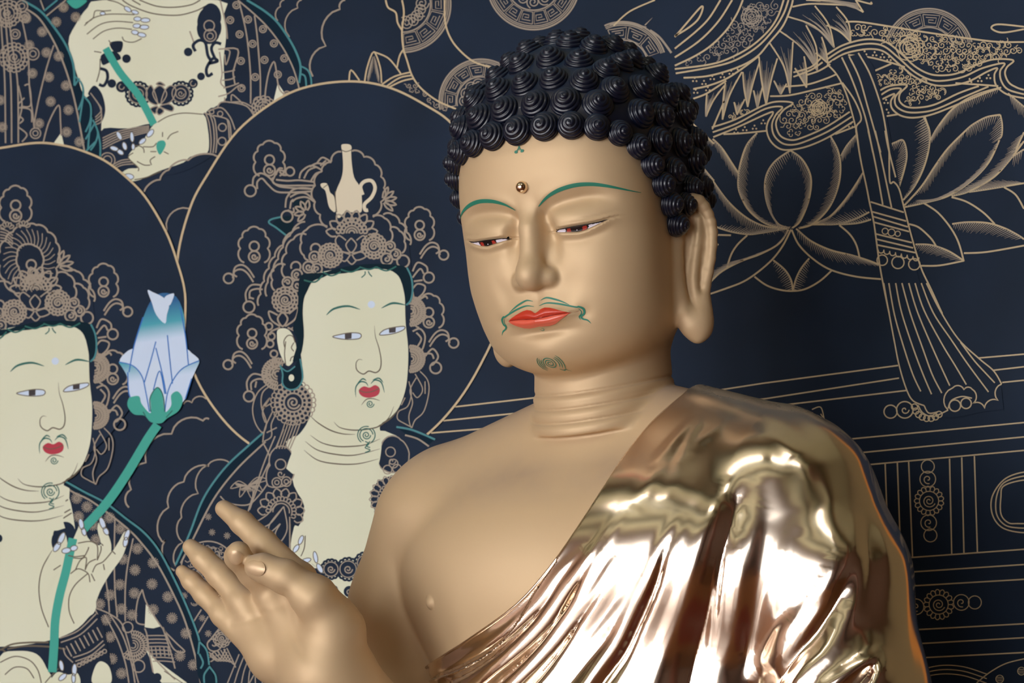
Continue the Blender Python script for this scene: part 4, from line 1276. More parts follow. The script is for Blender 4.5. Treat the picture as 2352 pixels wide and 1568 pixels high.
a.line(T('M', '870,1100 900,1030 990,995 1080,1010'), 3, G_, 3)
for k in range(8):
    an = 3.0 - k * 0.32; a.ring((T('M', [(700, 1070)])[0][0] + 33 * cos(an), T('M', [(700, 1070)])[0][1] + 31 * sin(an)), 7, 2.6, G_, 3)
a.ring(T('M', [(365, 1128)])[0], 15, 3, G_, 3); a.ring(T('M', [(490, 1112)])[0], 19, 3, G_, 3); a.spiral(T('M', [(490, 1112)])[0], 10, 2.8, G_, 1, 0)
a.build()
# --- outlines round the upper middle: cloud edges, lotus tips, curved bands
a = Art('painted_scroll', painting, 5)
for t in ['490,0 490,150 520,270 590,380 720,490 880,540', '150,0 165,100 150,250 160,380 190,480 230,600 300,700 430,800 590,870', '20,0 40,60 100,100 115,180 150,240']: a.line(T('Q', t), 4.0, G_, 2)
for t in ['1605,650 1700,590 1830,555', '1640,665 1740,600 1840,580', '1660,672 1760,625 1850,605', '1350,620 1365,540 1430,620', '1470,630 1490,520 1540,400 1590,520 1600,640', '1540,400 1640,440 1700,500 1750,570', '1720,520 1740,430 1770,380']: a.line(T('B', t), 3.6, G_, 2, n=4)
a.filigree(T('B', '1700,680 1840,620 2000,760 2180,860 2140,930 1980,800 1840,720'), GD, 13, 7, 1.8, 2, 4)
a.hatch(T('B', '1490,600 1540,430 1585,600'), lambda t: (0, 26), 1.6, GD, 5, 2)
a.build(); a = Art('painted_scroll', painting, 6)
a.line(T('Q', '1800,190 1920,180 2090,220'), 5, GD, 2); a.line(T('Q', '2120,240 2200,300 2290,420'), 5, GD, 2); a.line(T('Q', '1830,205 1960,90 2160,0'), 3.4, G_, 2); a.line(T('Q', '2080,200 2140,140'), 3, GD, 2, taper=True, n=0)
a.build()
# --- scalloped cloud outlines behind the figures
for key, pts, w_, b_ in (('B', '850,0 820,50 800,160', 3, -.25), ('B', '985,0 955,60 890,285', 3, -.28), ('B', '1320,0 1280,70 1170,355 1070,590', 4, -.26), ('E', '1430,560 1630,370', 3.4, .3), ('F', '1436,640 1500,630 1615,600', 3.2, .3),
        ('X', '480,962 467,966 394,996 335,1062 301,1124 296,1165', 4, -.26), ('X', '480,1070 422,1106 387,1165 372,1243 379,1240 401,1310', 3.6, -.22), ('X', '530,1065 477,1068 455,1133 417,1188 420,1245 404,1300', 3.2, -.22)):
    a = Art('painted_cloud', painting, 2)
    a.scal(T(key, pts), w_, GD, b_); a.build()
# ------------------------------------------------------------------ left half of the painting: halos and the three painted figures
HALO_C = S('407,602 436,479 477,400 546,300 640,227 720,196 816,187 900,203 980,243 1037,283 1100,360 1140,480 1155,620 1145,740 1100,844 1045,930 979,999 900,1050 780,1075 660,1060 569,1016 500,948 446,857 415,740')
HALO_L = S('-160,395 -80,352 0,340 84,328 146,334 194,348 239,368 281,399 332,450 380,530 407,602 425,675 423,763 405,850 330,900 250,1000 180,1060 60,1150 -100,1150 -260,1050 -330,800 -280,560')
def figure(name, layer, dx, dy, kind, label):
    fg = empty(name, (0, 0, 0), painting)
    fg['label'] = label
    def sh(key, txt): return [(x + dx, y + dy) for x, y in T(key, txt)]
    def sh1(key, x, y): return sh(key, [(x, y)])[0]
    C3 = 4.0
    # crown
    a = Art('painted_crown', fg, layer + 3)
    L = lambda key, txt, w=C3, m=GD, up=1, **k: a.line(sh(key, txt), w, m, up, **k)
    a.fill(sh('C', '500,1100 560,950 650,860 760,800 880,760 1000,740 1350,700 1500,740 1600,820 1640,980 1660,1200 1620,1160 1500,1150 1300,1130 1100,1140 900,1200 760,1250 740,1330 690,1450 600,1560 480,1500 440,1300'), M_NAVY, 0)
    if kind == 0:
        a.fill(sh('C', '1000,200 1080,170 1260,200 1380,320 1430,480 1400,620 1330,740 1150,820 940,830 850,700 820,560 860,380'), M_NAVY, 0)
        a.pendant((619 + dx, 362 + dy), 64, 84, C3, GD, None, 1, arms=False)
        a.ring(sh1('C', 280, 515), 13, C3, GD); a.ring(sh1('C', 620, 350), 10, C3, GD)
        for t in ['340,500 340,440 380,410 430,460 500,520 600,530 810,520', '300,470 310,400 370,365 440,400 510,470 620,490 810,500', '470,400 480,450 560,470 700,470 830,470', '530,350 560,380 600,380', '500,380 520,340 570,350 590,380 540,370', '470,430 520,330 560,325', '500,420 600,430 700,425 830,440', '700,410 720,350 800,300 880,330 890,350 840,370 800,430', '740,410 780,340 850,310', '790,310 850,280 930,290', '850,280 900,230 975,270', '880,300 930,255', '600,560 640,510 720,490 820,500', '620,570 690,535 760,540 830,600', '640,610 680,580 760,570 830,610', '580,660 590,580 620,540', '620,670 630,610 650,590', '600,680 650,700 650,660']: L('C', t)
        a.ring(sh1('C', 595, 735), 13, C3, GD)
        a.scal(sh('C', '975,270 890,350 835,470 835,610 880,720 940,820'), C3, GD, -0.22); a.scal(sh('C', '975,265 1060,180'), C3, GD, 0.25)
        a.scal(sh('C', '1150,175 1255,225 1350,290 1400,395 1425,490 1400,610 1330,730'), C3, GD, 0.22)
        # vase
        a.fill(sh('C', '1060,130 1080,115 1130,118 1148,140 1145,180 1150,280 1170,400 1220,480 1235,560 1235,690 1190,700 1150,700 1090,700 1050,745 1025,740 1015,690 1008,600 1015,520 1060,410 1075,320 1070,200'), M_BONE, 2, 3)
        a.fill(sh('C', '885,455 930,450 950,480 965,530 1000,570 1010,690 980,685 950,640 925,520 890,485'), M_BONE, 2, 4)
        a.line(sh('C', '1245,550 1225,480 1260,435 1320,430 1350,490 1320,570 1260,630 1265,680 1290,680'), 8, M_BONE, 2)
        a.line(sh('C', '1062,165 1100,180 1146,165'), 2, M_INK, 3); a.line(sh('C', '905,490 945,460'), 2, M_INK, 3, n=0); a.line(sh('C', '1008,520 1010,600 1022,700'), 2, M_INK, 3)
        # little flowers beside
        a.petals(sh1('C', 1410, 600), 6, 34, 5, C3, GD, 1, -1.4, 1.0, pointed=True); a.petals(sh1('C', 760, 700), 5, 28, 5, C3, GD, 1, 2.0, 5.2, pointed=True)
        a.line(sh('C', '590,900 500,830 440,790 460,760 540,740'), 4, M_TEALL, 1); a.fill(sh('C', '470,800 540,745 640,740 640,860 590,890 520,840'), M_HAIRP, 0)
        a.fill(sh('C', '650,610 720,590 800,620 760,640 690,690 670,700'), M_HAIRP, 1)
    else:
        a.pendant((36, 466), 66, 86, C3, GD, None, 1, arms=False)
        a.scal(T('E', '110,570 220,520 310,510 410,570 480,660 500,760 480,880 440,1000 340,1110 220,1130 120,1080 40,980 0,860 0,740 50,640'), C3, GD, 0.2, 1, True, fillm=M_NAVY)
        ic, io = [], []
        for k in range(30):
            q = 2 * pi * k / 30
            io = (250 + 225 * cos(q), 815 + 270 * sin(q)); ic = (255 + 110 * cos(q + .25), 810 + 130 * sin(q + .25)); im = (252 + 170 * cos(q + .16), 812 + 200 * sin(q + .16))
            a.line(T('E', [io, im, ic]), 2.0, GD, 2, n=4)
        a.scal(T('E', '180,690 300,690 360,760 360,860 330,960 230,960 160,870 150,770'), C3, GD, 0.15, 2, True, fillm=M_NAVY)
        a.ring(T('E', [(268, 850)])[0], 11, C3, GD, 3)
        for x, y in ((258, 985), (325, 975), (290, 920)): a.ring(T('E', [(x, y)])[0], 9, C3, GD, 3); a.ring(T('E', [(x, y)])[0], 4.5, 2.4, GD, 3)
        a.petals(T('E', [(490, 860)])[0], 6, 38, 4, C3, GD, 1, -1.4, 0.5, pointed=True)
        for k in range(5): a.line(T('E', [(0, 540 + 26 * k), (60, 560 + 24 * k), (110, 600 + 26 * k)]), 2.6, GD, 1)
        for x, y, r in ((200, 500, 30), (60, 510, 34)): a.petals(T('E', [(x, y + 40)])[0], 6, 18, 5, 2.6, GD, 1, -2.8, -0.3)
    a.blossom(sh1('C', 1150, 880), 36, C3, GD, 11, 2, -pi, 0.0, bg=M_NAVY)
    a.petals(sh1('C', 1150, 905), 36, 60, 8, C3, GD, 2, -pi, 0.0, pointed=True)
    a.blossom(sh1('C', 965, 1070), 28, C3, GD, 18, 2, bg=M_NAVY); a.blossom(sh1('C', 1340, 990), 29, C3, GD, 18, 2, bg=M_NAVY, d=-1)
    a.fill(sh('C', '1145,900 1240,900 1270,960 1240,1040 1270,1090 1190,1140 1100,1140 1040,1100 1060,1040 1010,960 1050,900'), M_NAVY, 2)
    for t in ['1145,920 1100,980 1145,1045 1190,980 1145,920', '1140,1050 1060,1030 1010,950 1040,900 1100,940', '1150,1050 1230,1030 1270,950 1250,900 1190,940', '1130,1060 1060,1040 1040,1080 1090,1120 1140,1060', '1160,1060 1230,1040 1270,1080 1190,1110 1150,1060', '1110,1110 1150,1145 1190,1110']: L('C', t, 3.2, up=4)
    for x, y, r in ((830, 1080, 12), (780, 1170, 13), (850, 1185, 12), (600, 1300, 12), (685, 1325, 13), (680, 1235, 12), (1480, 990, 11), (1450, 1100, 13), (1525, 1060, 12)): a.ring(sh1('C', x, y), r, C3, GD, 2); a.spiral(sh1('C', x, y), r * .6, C3, GD, 1.1, x, 1, 2)
    a.ring(sh1('C', 1590, 1120), 14, C3, GD, 2); a.ring(sh1('C', 840, 1010), 11, C3, GD, 2, 1, -3.6, 0.6); a.ring(sh1('C', 670, 1165), 11, C3, GD, 2, 1, -3.6, 0.6)
    a.scal(sh('C', '940,830 760,850 720,960 740,1070 780,1110'), C3, GD, -0.2, 2); a.scal(sh('C', '760,890 650,930 590,1050 560,1160 580,1260'), C3, GD, -0.2, 2)
    a.scal(sh('C', '580,1150 490,1170 470,1280 490,1370'), C3, GD, -0.2, 2); a.scal(sh('C', '1330,740 1430,750 1480,850 1480,950'), C3, GD, 0.2, 2); a.scal(sh('C', '1480,830 1560,860 1600,950 1580,1050'), C3, GD, 0.2, 2)
    a.scal(sh('C', '750,780 640,870 560,980 490,1080 440,1180 400,1290 370,1400 350,1500'), C3, GD, -0.16, 2); a.scal(sh('C', '1420,720 1500,720 1560,790 1620,870 1650,980'), C3, GD, 0.18, 2); a.scal(sh('C', '700,830 620,900 560,1000 520,1100 480,1200 430,1300 420,1420'), C3, GD, -0.14, 2)
    if kind == 0:
        a.pendant((584 + dx, 560 + dy), 64, 86, C3, GD, None, 2, flip=-1)
        a.blossom(sh1('D', 540, 310), 30, C3, GD, 16, 2, bg=M_NAVY)
        for t in ['520,400 480,460 520,520 560,460 520,400', '500,520 430,470 410,400 480,430', '540,520 620,460 640,370 570,420', '500,530 430,560 420,590', '560,530 640,560 650,510 590,540']: L('D', t, up=3)
        a.pendant((579 + dx, 760 + dy), 60, 84, C3, GD, None, 2, flip=-1)
        a.ring(sh1('D', 250, 365), 13, C3, GD, 2); a.ring(sh1('D', 250, 1080), 12, C3, GD, 2)
        for t in ['230,320 225,250 270,190 350,190', '255,300 260,240 310,220 360,225', '290,300 260,290', '240,1040 235,960 290,900 400,930', '270,1030 270,970 330,940 410,960', '300,1010 310,960', '400,940 440,960']: L('D', t, up=2)
        for x, y in ((430, 600), (420, 660), (450, 740), (460, 820), (420, 880), (410, 520)): a.ring(sh1('D', x, y), 8, C3, GD, 2)
        a.blossom(sh1('D', 480, 900), 36, C3, GD, 20, 1, a0=1.6, a1=5.2)
        a.blossom(sh1('D', 605, 1130), 43, C3, GD, 22, 5, bg=M_NAVY); a.petals(sh1('D', 605, 1130), 43, 52, 26, 2.6, GD, 5)
        a.fill(sh('D', '620,1000 700,1010 750,1100 745,1210 700,1320 620,1400 560,1300 500,1100'), M_NAVY, 4)
        for t in ['400,980 320,1050 280,1170 300,1290 360,1370 390,1290 350,1160 360,1050 430,990', '440,1130 360,1170 420,1090 360,1200 380,1290', '480,1200 430,1300 430,1400 370,1440', '440,1200 380,1330 360,1450']: L('D', t, 2.8, up=2)
        for k in range(6): L('D', [(540 + 26 * k, 1290 - 4 * k), (510 + 24 * k, 1380), (470 + 22 * k, 1500)], 2.6, up=5)
    a.pendant((964 + dx, 512 + dy), 60, 80, C3, GD, None, 2, flip=1); a.pendant((985 + dx, 712 + dy), 62, 82, C3, GD, None, 2, flip=1)
    a.ring(sh1('D', 1690, 130), 12, C3, GD, 2); a.ring(sh1('D', 1745, 852), 13, C3, GD, 2)
    for t in ['1560,80 1600,10 1670,40 1680,90', '1560,130 1620,60 1650,100', '1570,160 1640,150', '1560,220 1600,180 1660,200 1640,260 1580,300 1560,240', '1600,320 1660,280 1680,300', '1520,340 1580,330 1610,300', '1660,760 1720,700 1765,760 1730,820 1710,830', '1650,740 1710,740 1730,780', '1560,560 1620,540 1660,600 1640,700 1600,720', '1590,570 1630,620 1600,680']: L('D', t, up=2)
    a.blossom(sh1('D', 1545, 400), 34, C3, GD, 20, 1, a0=-1.6, a1=1.6); a.blossom(sh1('D', 1550, 780), 31, C3, GD, 20, 1, a0=-1.7, a1=1.7)
    for t in ['1620,880 1680,950 1690,1050 1650,1200 1580,1270 1550,1330 1530,1240 1560,1130 1540,1030 1590,930', '1580,900 1640,1020 1600,1090 1560,1050', '1530,960 1550,1060 1520,1160 1450,1200 1440,1260 1500,1300 1560,1330', '1500,1090 1470,1150', '1660,1060 1660,960']: L('D', t, 2.6, up=1)
    a.build()
    # hair
    a = Art('painted_hair', fg, layer + 11)
    a.fill(sh('D', '650,150 700,100 840,90 950,60 1100,30 1280,20 1440,30 1520,60 1555,160 1560,250 1540,320 1510,345 1500,260 1470,150 1400,80 1300,60 1180,65 1020,95 900,105 840,130 760,160 720,230 690,300 680,420 690,600 660,760 600,800 640,640 600,540 640,400'), M_HAIRP, 0, 3)
    for t in ['690,150 780,165 840,110', '840,85 910,115 985,85', '985,65 1070,85 1140,50', '1135,45 1210,65 1270,45', '1270,45 1350,75 1430,40']: a.line(sh('D', t), 3.5, M_DGRN, 1)
    a.line(sh('D', '1515,50 1550,130 1560,230 1545,310 1510,350'), 4, M_TEALL, 1)
    a.fill(sh('D', '500,830 560,870 620,840 650,760 680,870 670,960 620,1020 560,1015 520,970 515,900'), M_HAIRP, 0)
    a.disc(sh1('D', 590, 932), 8, M_CREAM, 1, sx=0.8)
    a.line(sh('D', '500,830 520,900 520,980 570,1025 640,1010 680,930 660,780'), 3.6, M_TEALL, 1); a.line(sh('D', '510,850 560,880 620,840'), 3, M_TEALL, 1)
    a.build()
    # face, ear, neck
    a = Art('painted_face', fg, layer + 5)
    a.fill(sh('D', '700,130 860,80 1000,60 1180,40 1380,60 1460,140 1495,270 1500,350 1505,500 1525,700 1520,900 1500,1040 1450,1170 1380,1250 1300,1310 1310,1400 1310,1500 1290,1620 1250,1700 600,1700 590,1540 600,1420 660,1340 720,1240 745,1150 740,1060 670,970 675,820 640,560 650,300'), M_CREAM, 0, 3)
    a.fill(sh('D', '475,600 480,550 530,535 580,560 620,640 630,740 590,820 550,830 500,740 480,660'), M_CREAM, 3)
    I2 = 2.4
    for t in ['540,700 530,640 560,595 600,600 620,650', '545,830 535,740 545,640', '610,650 590,690 610,720', '580,800 590,770 610,760']: a.line(sh('D', t), I2, M_INK, 4)
    for t in ['1255,515 1262,600 1290,690 1308,790 1300,860 1265,890 1210,878 1165,902 1115,870 1108,815 1130,785 1160,790', '740,1235 800,1290 900,1350 1000,1380 1100,1385', '930,1285 980,1330 1080,1350 1180,1345 1290,1320 1370,1250 1410,1160', '740,1390 830,1450 950,1480 1080,1480 1190,1465 1300,1420', '700,1440 800,1510 950,1545 1100,1550 1300,1500', '690,1510 800,1590 950,1620 1120,1620 1290,1580', '1450,1180 1380,1260 1280,1320']: a.line(sh('D', t), 3.0, M_INK, 2, taper=2)
    for t in ['870,430 930,380 1040,358 1140,385', '1310,375 1380,340 1430,335 1505,350']: a.line(sh('D', t), 5, M_DGRN, 2, taper=2)
    for e, cx in (('920,603 980,585 1060,572 1130,575 1150,595 1130,618 1060,625 980,620', 1045), ('1295,585 1330,550 1400,530 1490,520 1490,545 1420,575 1330,590', 1398)):
        a.fill(sh('D', e), M_PALE, 2); a.line(sh('D', e), 2.2, M_INK, 3, closed=True)
        a.fill(sh('D', [(cx - 28, 580 + (1045 - cx) * .14), (cx + 28, 574 + (1045 - cx) * .14), (cx + 26, 618 + (1045 - cx) * .14), (cx - 26, 622 + (1045 - cx) * .14)]), M_PUPIL, 3, 0)
    a.disc(sh1('D', 1230, 345), 8.5, M_PALE, 2)
    a.fill(sh('D', '1130,1030 1170,1000 1215,1010 1260,990 1295,1015 1290,1060 1250,1085 1190,1090 1145,1070'), M_ROSE, 2); a.line(sh('D', '1130,1030 1180,1048 1240,1040 1295,1015'), 2, M_INK, 3)
    for t in ['1105,1085 1105,1010 1140,965 1185,970 1205,1000', '1120,975 1160,940 1190,955', '1225,980 1260,950 1310,970 1335,1050', '1240,950 1290,935 1325,970', '1155,20 1175,80']: 
        if t[0:4] != '1155': a.line(sh('D', t), 3.2, M_DGRN, 2, taper=2)
    for t in ['1180,80 1178,105 1150,130', '1205,78 1215,100 1235,122']: a.line(sh('D', t), 2.6, M_DGRN, 2)
    a.line(sh('D', '1150,1150 1190,1105 1240,1098 1300,1115'), 2.4, M_INK, 2, taper=2); a.spiral(sh1('D', 1220, 1140), 9, 2.2, M_DGRN, 1.8, 0)
    c = sh1('D', 1190, 1390)
    for r, q0, q1 in ((20, 2.2, 5.0), (15, 2.0, 6.2), (20, -0.8, 1.0)): a.ring(c, r, 2.4, M_DGRN, 3, 1, q0, q1)
    a.spiral(c, 10, 2.4, M_DGRN, 1.7, 0, 1, 3)
    for t in ['1180,1440 1210,1460 1180,1490 1220,1510 1180,1530', '1220,1440 1190,1475 1220,1490']: a.line(sh('D', t), 2.4, M_DGRN, 3)
    a.build()
    return fg, sh, sh1

# ---- upper figure: chest, arms and hands only
fg = empty('painted_figure', (0, 0, 0), painting); fg['label'] = 'topmost figure, only chest and hands holding a teal stem'
a = Art('painted_robe', fg, 8)
a.fill(T('B', '-260,0 560,0 700,110 850,270 940,420 990,620 1000,720 700,900 500,1010 300,1200 0,1344 -300,1300 -500,1000'), M_NAVY, 0, 3)
a.fill(T('B', '520,0 600,0 790,160 890,300 960,450 985,520 1060,600 1060,680 980,690 950,560 880,440 800,290 700,170'), M_DTEAL, 1, 3)
a.line(T('B', '560,0 690,80 790,165 880,290 940,400 975,510 965,640'), 5, M_TEALL, 2); a.line(T('B', '975,510 1030,540 1055,600 1060,670'), 4, M_TEALL, 2); a.line(T('B', '975,570 1010,590 1020,670'), 4, M_TEALL, 2)
for t in ['490,0 620,110 730,220 840,370 920,530 970,700', '500,10 550,220 575,400 590,600 590,800', '620,120 640,270 655,450 665,600 665,770', '700,800 705,700 730,560 770,475 790,560 800,640 820,700 870,740', '120,240 155,340 150,370', '340,380 490,380 470,500 455,560 470,650', '355,0 400,200 410,300']: a.line(T('B', t), 3.4, GD, 2, n=4)
a.fill(T('B', '800,640 760,810 870,745'), M_CREAM, 2, 0)
for x, y in ((480, 40), (432, 155), (570, 150), (505, 265), (685, 225), (605, 338), (770, 335), (515, 470), (697, 462), (850, 450), (625, 595), (800, 575), (905, 620), (520, 680), (870, 730)): a.ring(T('B', [(x, y)])[0], 8, 2.6, GD, 2); a.ring(T('B', [(x, y)])[0], 4, 2.2, GD, 2)
for t in ['350,400 370,560 360,640 400,680', '390,420 400,500 430,400 390,380', '370,560 430,550 470,540', '370,620 440,610 470,590', '380,680 450,660 500,640', '340,745 420,720 500,660 540,680', '390,790 390,750', '440,780 450,730 530,800', '330,840 360,790 440,790 560,820 620,900', '420,790 530,790 640,850']: a.line(T('B', t), 3, GD, 3)
a.blossom(T('B', [(690, 830)])[0], 27, 2.8, GD, 14, 3, bg=M_NAVY); a.ring(T('B', [(650, 785)])[0], 11, 2.8, GD, 3)
# armlet
a.fill(T('B', '250,860 330,830 400,860 440,920 480,1010 340,1190 270,1190 275,1050'), M_NAVY, 8, 2)
for t in ['230,870 300,900 320,960 330,1080 320,1180', '245,880 270,950 285,1080 280,1180', '270,870 300,960 310,1080 300,1180', '260,860 360,830 430,900 470,1000', '300,890 400,915 430,960 440,1060', '410,920 420,980 425,1070']: a.line(T('B', t), 3, GD, 9)
for x, y in ((372, 982), (370, 1090)): a.ring(T('B', [(x, y)])[0], 9, 2.8, GD, 9)
a.ring(T('B', [(355, 878)])[0], 6, 2.4, GD, 9); a.ring(T('B', [(290, 862)])[0], 5, 2.4, GD, 9)
a.build()
a = Art('painted_chest', fg, 10)
a.fill(T('A', '560,360 620,200 720,60 850,0 1780,0 1830,120 1850,300 1830,480 1840,700 1853,800 1750,880 1660,930 1480,930 1290,1000 1050,1060 850,1150 830,1000 830,850 780,760 690,790 640,640'), M_CREAM, 0, 3)
a.fill(T('A', '850,1050 820,1150 840,1290 900,1360 1100,1330 1300,1060 1240,1010 1050,1050'), M_NAVY, 1, 3)
for k in range(5): a.line(T('A', [(840, 1130 + 22 * k), (950, 1080 + 20 * k), (1080, 1050 + 16 * k), (1220, 1030 + 12 * k)]), 2.6, GD, 2)
a.ring(T('A', [(880, 1310)])[0], 17, 2.6, GD, 2); a.ring(T('A', [(880, 1310)])[0], 10, 2.4, GD, 2)
for k in range(3): a.line(T('A', [(920, 1350 + 20 * k), (1000, 1310 + 20 * k), (1120, 1300 + 20 * k)]), 2.6, GD, 2)
for t in ['1000,0 1080,50 1250,110 1450,125 1600,90 1680,50', '1140,0 1280,50 1420,60 1560,40 1640,0', '1080,0 1150,40']: a.line(T('A', t), 2.8, M_INK, 2)
# necklace
NK = M_NAVY
for x, y, r in ((1540, 425, 10), (1035, 480, 10), (915, 683, 10), (995, 710, 13), (1580, 683, 11), (1645, 625, 9)): a.disc(T('A', [(x, y)])[0], r, NK, 2)
a.ring(T('A', [(995, 710)])[0], 6, 2.4, GD, 3, 1, 0, 4.5); a.ring(T('A', [(1580, 683)])[0], 6, 2.4, GD, 3, 1, 0, 4.5)
for cx, cy, rr in ((1130, 770, 27), (1480, 765, 26)):
    c = T('A', [(cx, cy)])[0]; a.petals(c, rr * .8, rr * 1.05, 16, 5, NK, 2); a.disc(c, rr * .86, NK, 2); a.ring(c, rr * .78, 2.4, GD, 3); a.ring(c, rr * .45, 2.4, GD, 3); a.spiral(c, rr * .3, 2.2, GD, 1.2, 0, 1, 3)
for t in ['1310,700 1250,760 1305,850 1365,770', '1290,850 1220,830 1195,760 1240,700', '1320,850 1400,830 1440,740 1400,700 1350,740', '1290,870 1230,890 1270,930', '1310,870 1400,910 1420,880 1380,850', '1280,900 1300,940 1340,910 1310,880', '1280,690 1310,670 1350,700']: a.fill(T('A', t), NK, 2); a.line(T('A', t), 2.6, GD, 3, closed=True)
a.line(T('A', '1710,520 1780,500 1740,480 1690,560 1700,620 1740,600'), 7, NK, 2)
a.line(T('A', '1600,420 1580,370 1630,330 1680,350 1700,450 1730,500'), 7, NK, 2); a.line(T('A', '1760,480 1730,400 1760,350 1810,360'), 7, NK, 2)
a.scal(T('A', '1640,310 1620,200 1660,80 1720,30 1780,60 1800,180 1790,290 1740,350 1680,350'), 2, NK, 0.12, 2, True, fillm=NK)
a.ring(T('A', [(1712, 210)])[0], 12, 2.8, GD, 3); a.ring(T('A', [(1720, 290)])[0], 14, 2.8, GD, 3); a.ring(T('A', [(1720, 295)])[0], 7, 2.4, GD, 3)
a.fill(T('A', '900,350 1000,340 990,420 930,420'), NK, 2); a.fill(T('A', '830,450 940,420 990,480 900,510 840,530'), NK, 2)
a.line(T('A', '820,560 870,580 880,640 850,700 810,690'), 7, NK, 2)
a.fill(T('A', '720,770 770,700 830,760 860,870 850,960 800,1040 830,900 780,800'), NK, 2)
for k in range(4): a.line(T('A', [(740 + k * 16, 760 + k * 22), (800 + k * 8, 840 + k * 16), (830, 900 + k * 30), (780, 960 + k * 20)]), 2.4, GD, 3)
a.build()
a = Art('painted_hands', fg, 12)
a.fill(T('A', '560,360 620,200 720,60 850,0 1030,50 1060,110 1150,100 1180,180 1200,250 1180,320 1060,350 1000,340 890,350 830,430 800,600 740,760 690,790 640,640'), M_CREAM, 0, 3)
for t in ['690,210 760,150 860,120 960,115 1100,120', '710,280 820,200 940,175 1090,185', '760,320 850,255 960,230 1080,240', '700,190 760,150 780,90 850,90 910,85', '1000,300 1020,335 1090,345 1160,315', '890,330 910,360', '770,420 830,430', '820,480 815,580 790,670', '1030,60 960,20 880,0']: a.line(T('A', t), 2.4, M_INK, 1)
def nails(q, key='A', s_=1.0, up=2):
    for x, y, rx, ry, rot in q:
        c = T(key, [(x, y)])[0]; k = CROPS[key][2]
        a.disc(c, ry / k, M_PALE, up, sx=rx / ry, rot=rot); a.ring(c, ry / k, 1.8, M_INK, up + 1, rx / ry, rot=rot)
nails([(1045, 75, 32, 18, .6), (1105, 100, 30, 16, .3), (1125, 155, 30, 18, 0), (1190, 165, 38, 18, 0), (1120, 212, 32, 18, 0), (1180, 222, 38, 18, 0), (1105, 265, 30, 18, .2), (1160, 285, 36, 18, .2), (840, 110, 22, 14, 0)])
a.line(T('A', '865,395 980,590 1120,760 1200,900 1260,1020'), 17, M_TEAL, 3)
a.fill(T('A', '555,0 705,0 680,40 620,70 570,40'), M_TEAL, 1)
a.fill(T('A', '1290,1000 1380,950 1500,920 1660,930 1700,1050 1710,1200 1680,1260 1560,1280 1500,1330 1300,1400 1150,1470 1050,1480 985,1430 1050,1380 1130,1370 1050,1290 1090,1220 1150,1180 1240,1040'), M_CREAM, 4, 3)
for t in ['1290,1000 1380,950 1500,925 1660,935', '1080,1220 1120,1190 1170,1210 1180,1250', '1170,1200 1250,1200 1280,1170', '1330,1080 1330,1120', '1370,1140 1400,1100 1460,1075', '1230,1240 1280,1240', '1230,1350 1180,1350 1120,1320', '1240,1350 1230,1310 1270,1280', '1340,1240 1380,1260', '1100,1470 1200,1450 1320,1400', '1130,1400 1130,1370 1050,1290 1090,1250']: a.line(T('A', t), 2.4, M_INK, 5)
a.fill(T('A', '1290,1160 1340,1150 1355,1190 1310,1265 1280,1210'), M_TEAL, 5)
nails([(975, 1110, 18, 38, -.5), (1020, 1195, 18, 34, -.3), (1080, 1120, 16, 42, -.1), (1090, 1200, 14, 26, 0), (1230, 1090, 20, 38, .7), (1165, 1155, 34, 18, -.7), (935, 1215, 36, 18, .3), (985, 1245, 30, 18, .6), (1055, 1445, 40, 24, .1)], up=6)
a.scal(T('A', '1180,1568 1310,1470 1380,1390 1540,1310 1780,1280'), 4, GD, 0.15, 8)
a.build()

# ---- halos
a = Art('painted_halo', painting, 24, 'halo behind the head of the central figure'); a.fill(HALO_C, M_NAVY, 0); a.line(HALO_C, 5.0, M_GOLDL, 1, closed=True); a.build()
# ---- central figure
fg, sh, sh1 = figure('painted_figure', 34, 0, 0, 0, 'central figure with a cream vase in its crown')
a = Art('painted_robe', fg, 27)
a.fill(S('604,995 573,1021 526,1064 490,1108 462,1155 435,1226 403,1297 424,1381 458,1471 480,1568 900,1700 1100,1600 1100,1100 999,1009 910,980'), M_NAVY, 0, 2)
a.fill(S('600,1000 573,1025 526,1068 490,1112 462,1160 435,1230 403,1300 412,1300 443,1238 490,1147 545,1076 604,1017'), M_DTEAL, 1, 0)
a.line(S('606,992 573,1021 526,1064 490,1108 462,1155 435,1226 403,1297'), 4.5, M_TEALL, 2); a.line(S('610,1014 545,1076 490,1147 443,1238 415,1293'), 4, GD, 2)
a.fill(T('D', '1430,1325 1740,1425 1680,1475 1530,1400'), M_DTEAL, 1, 0); a.line(T('D', '1430,1325 1560,1350 1740,1425'), 4.5, M_TEALL, 2); a.line(T('D', '1500,1390 1600,1420 1690,1480'), 4, GD, 2)
for t in ['690,130 620,300 560,480 520,610', '740,90 680,230 600,400 540,560', '620,170 660,260 640,350', '640,1568 560,1400', '370,480 420,520 530,530 600,470 650,400', '300,1330 380,1230', '215,1210 260,1140', '240,1280 300,1180', '540,1568 660,1350', '700,80 640,110']: a.line(T('H', t), 3, GD, 2)
c = T('H', [(530, 420)])[0]
for k in range(5):
    q = 2.6 - k * 0.62
    for j in (-.16, -.08, 0, .08, .16): a.line([c, (c[0] + 32 * cos(q + j * 1.4), c[1] - 20 + 34 * sin(q + j))], 1.6, GD, 2, n=0)
    a.line([c, (c[0] + 22 * cos(q - .35), c[1] - 15 + 20 * sin(q - .35)), (c[0] + 46 * cos(q), c[1] - 20 + 50 * sin(q)), (c[0] + 22 * cos(q + .35), c[1] - 15 + 20 * sin(q + .35)), c], 2.2, GD, 2, n=4)
for x, y in ((300, 600), (322, 690), (410, 710), (265, 1190), (300, 1280), (160, 1060)): a.puff(T('H', [(x, y)])[0], 8, GD, 1.6, 2, 9)
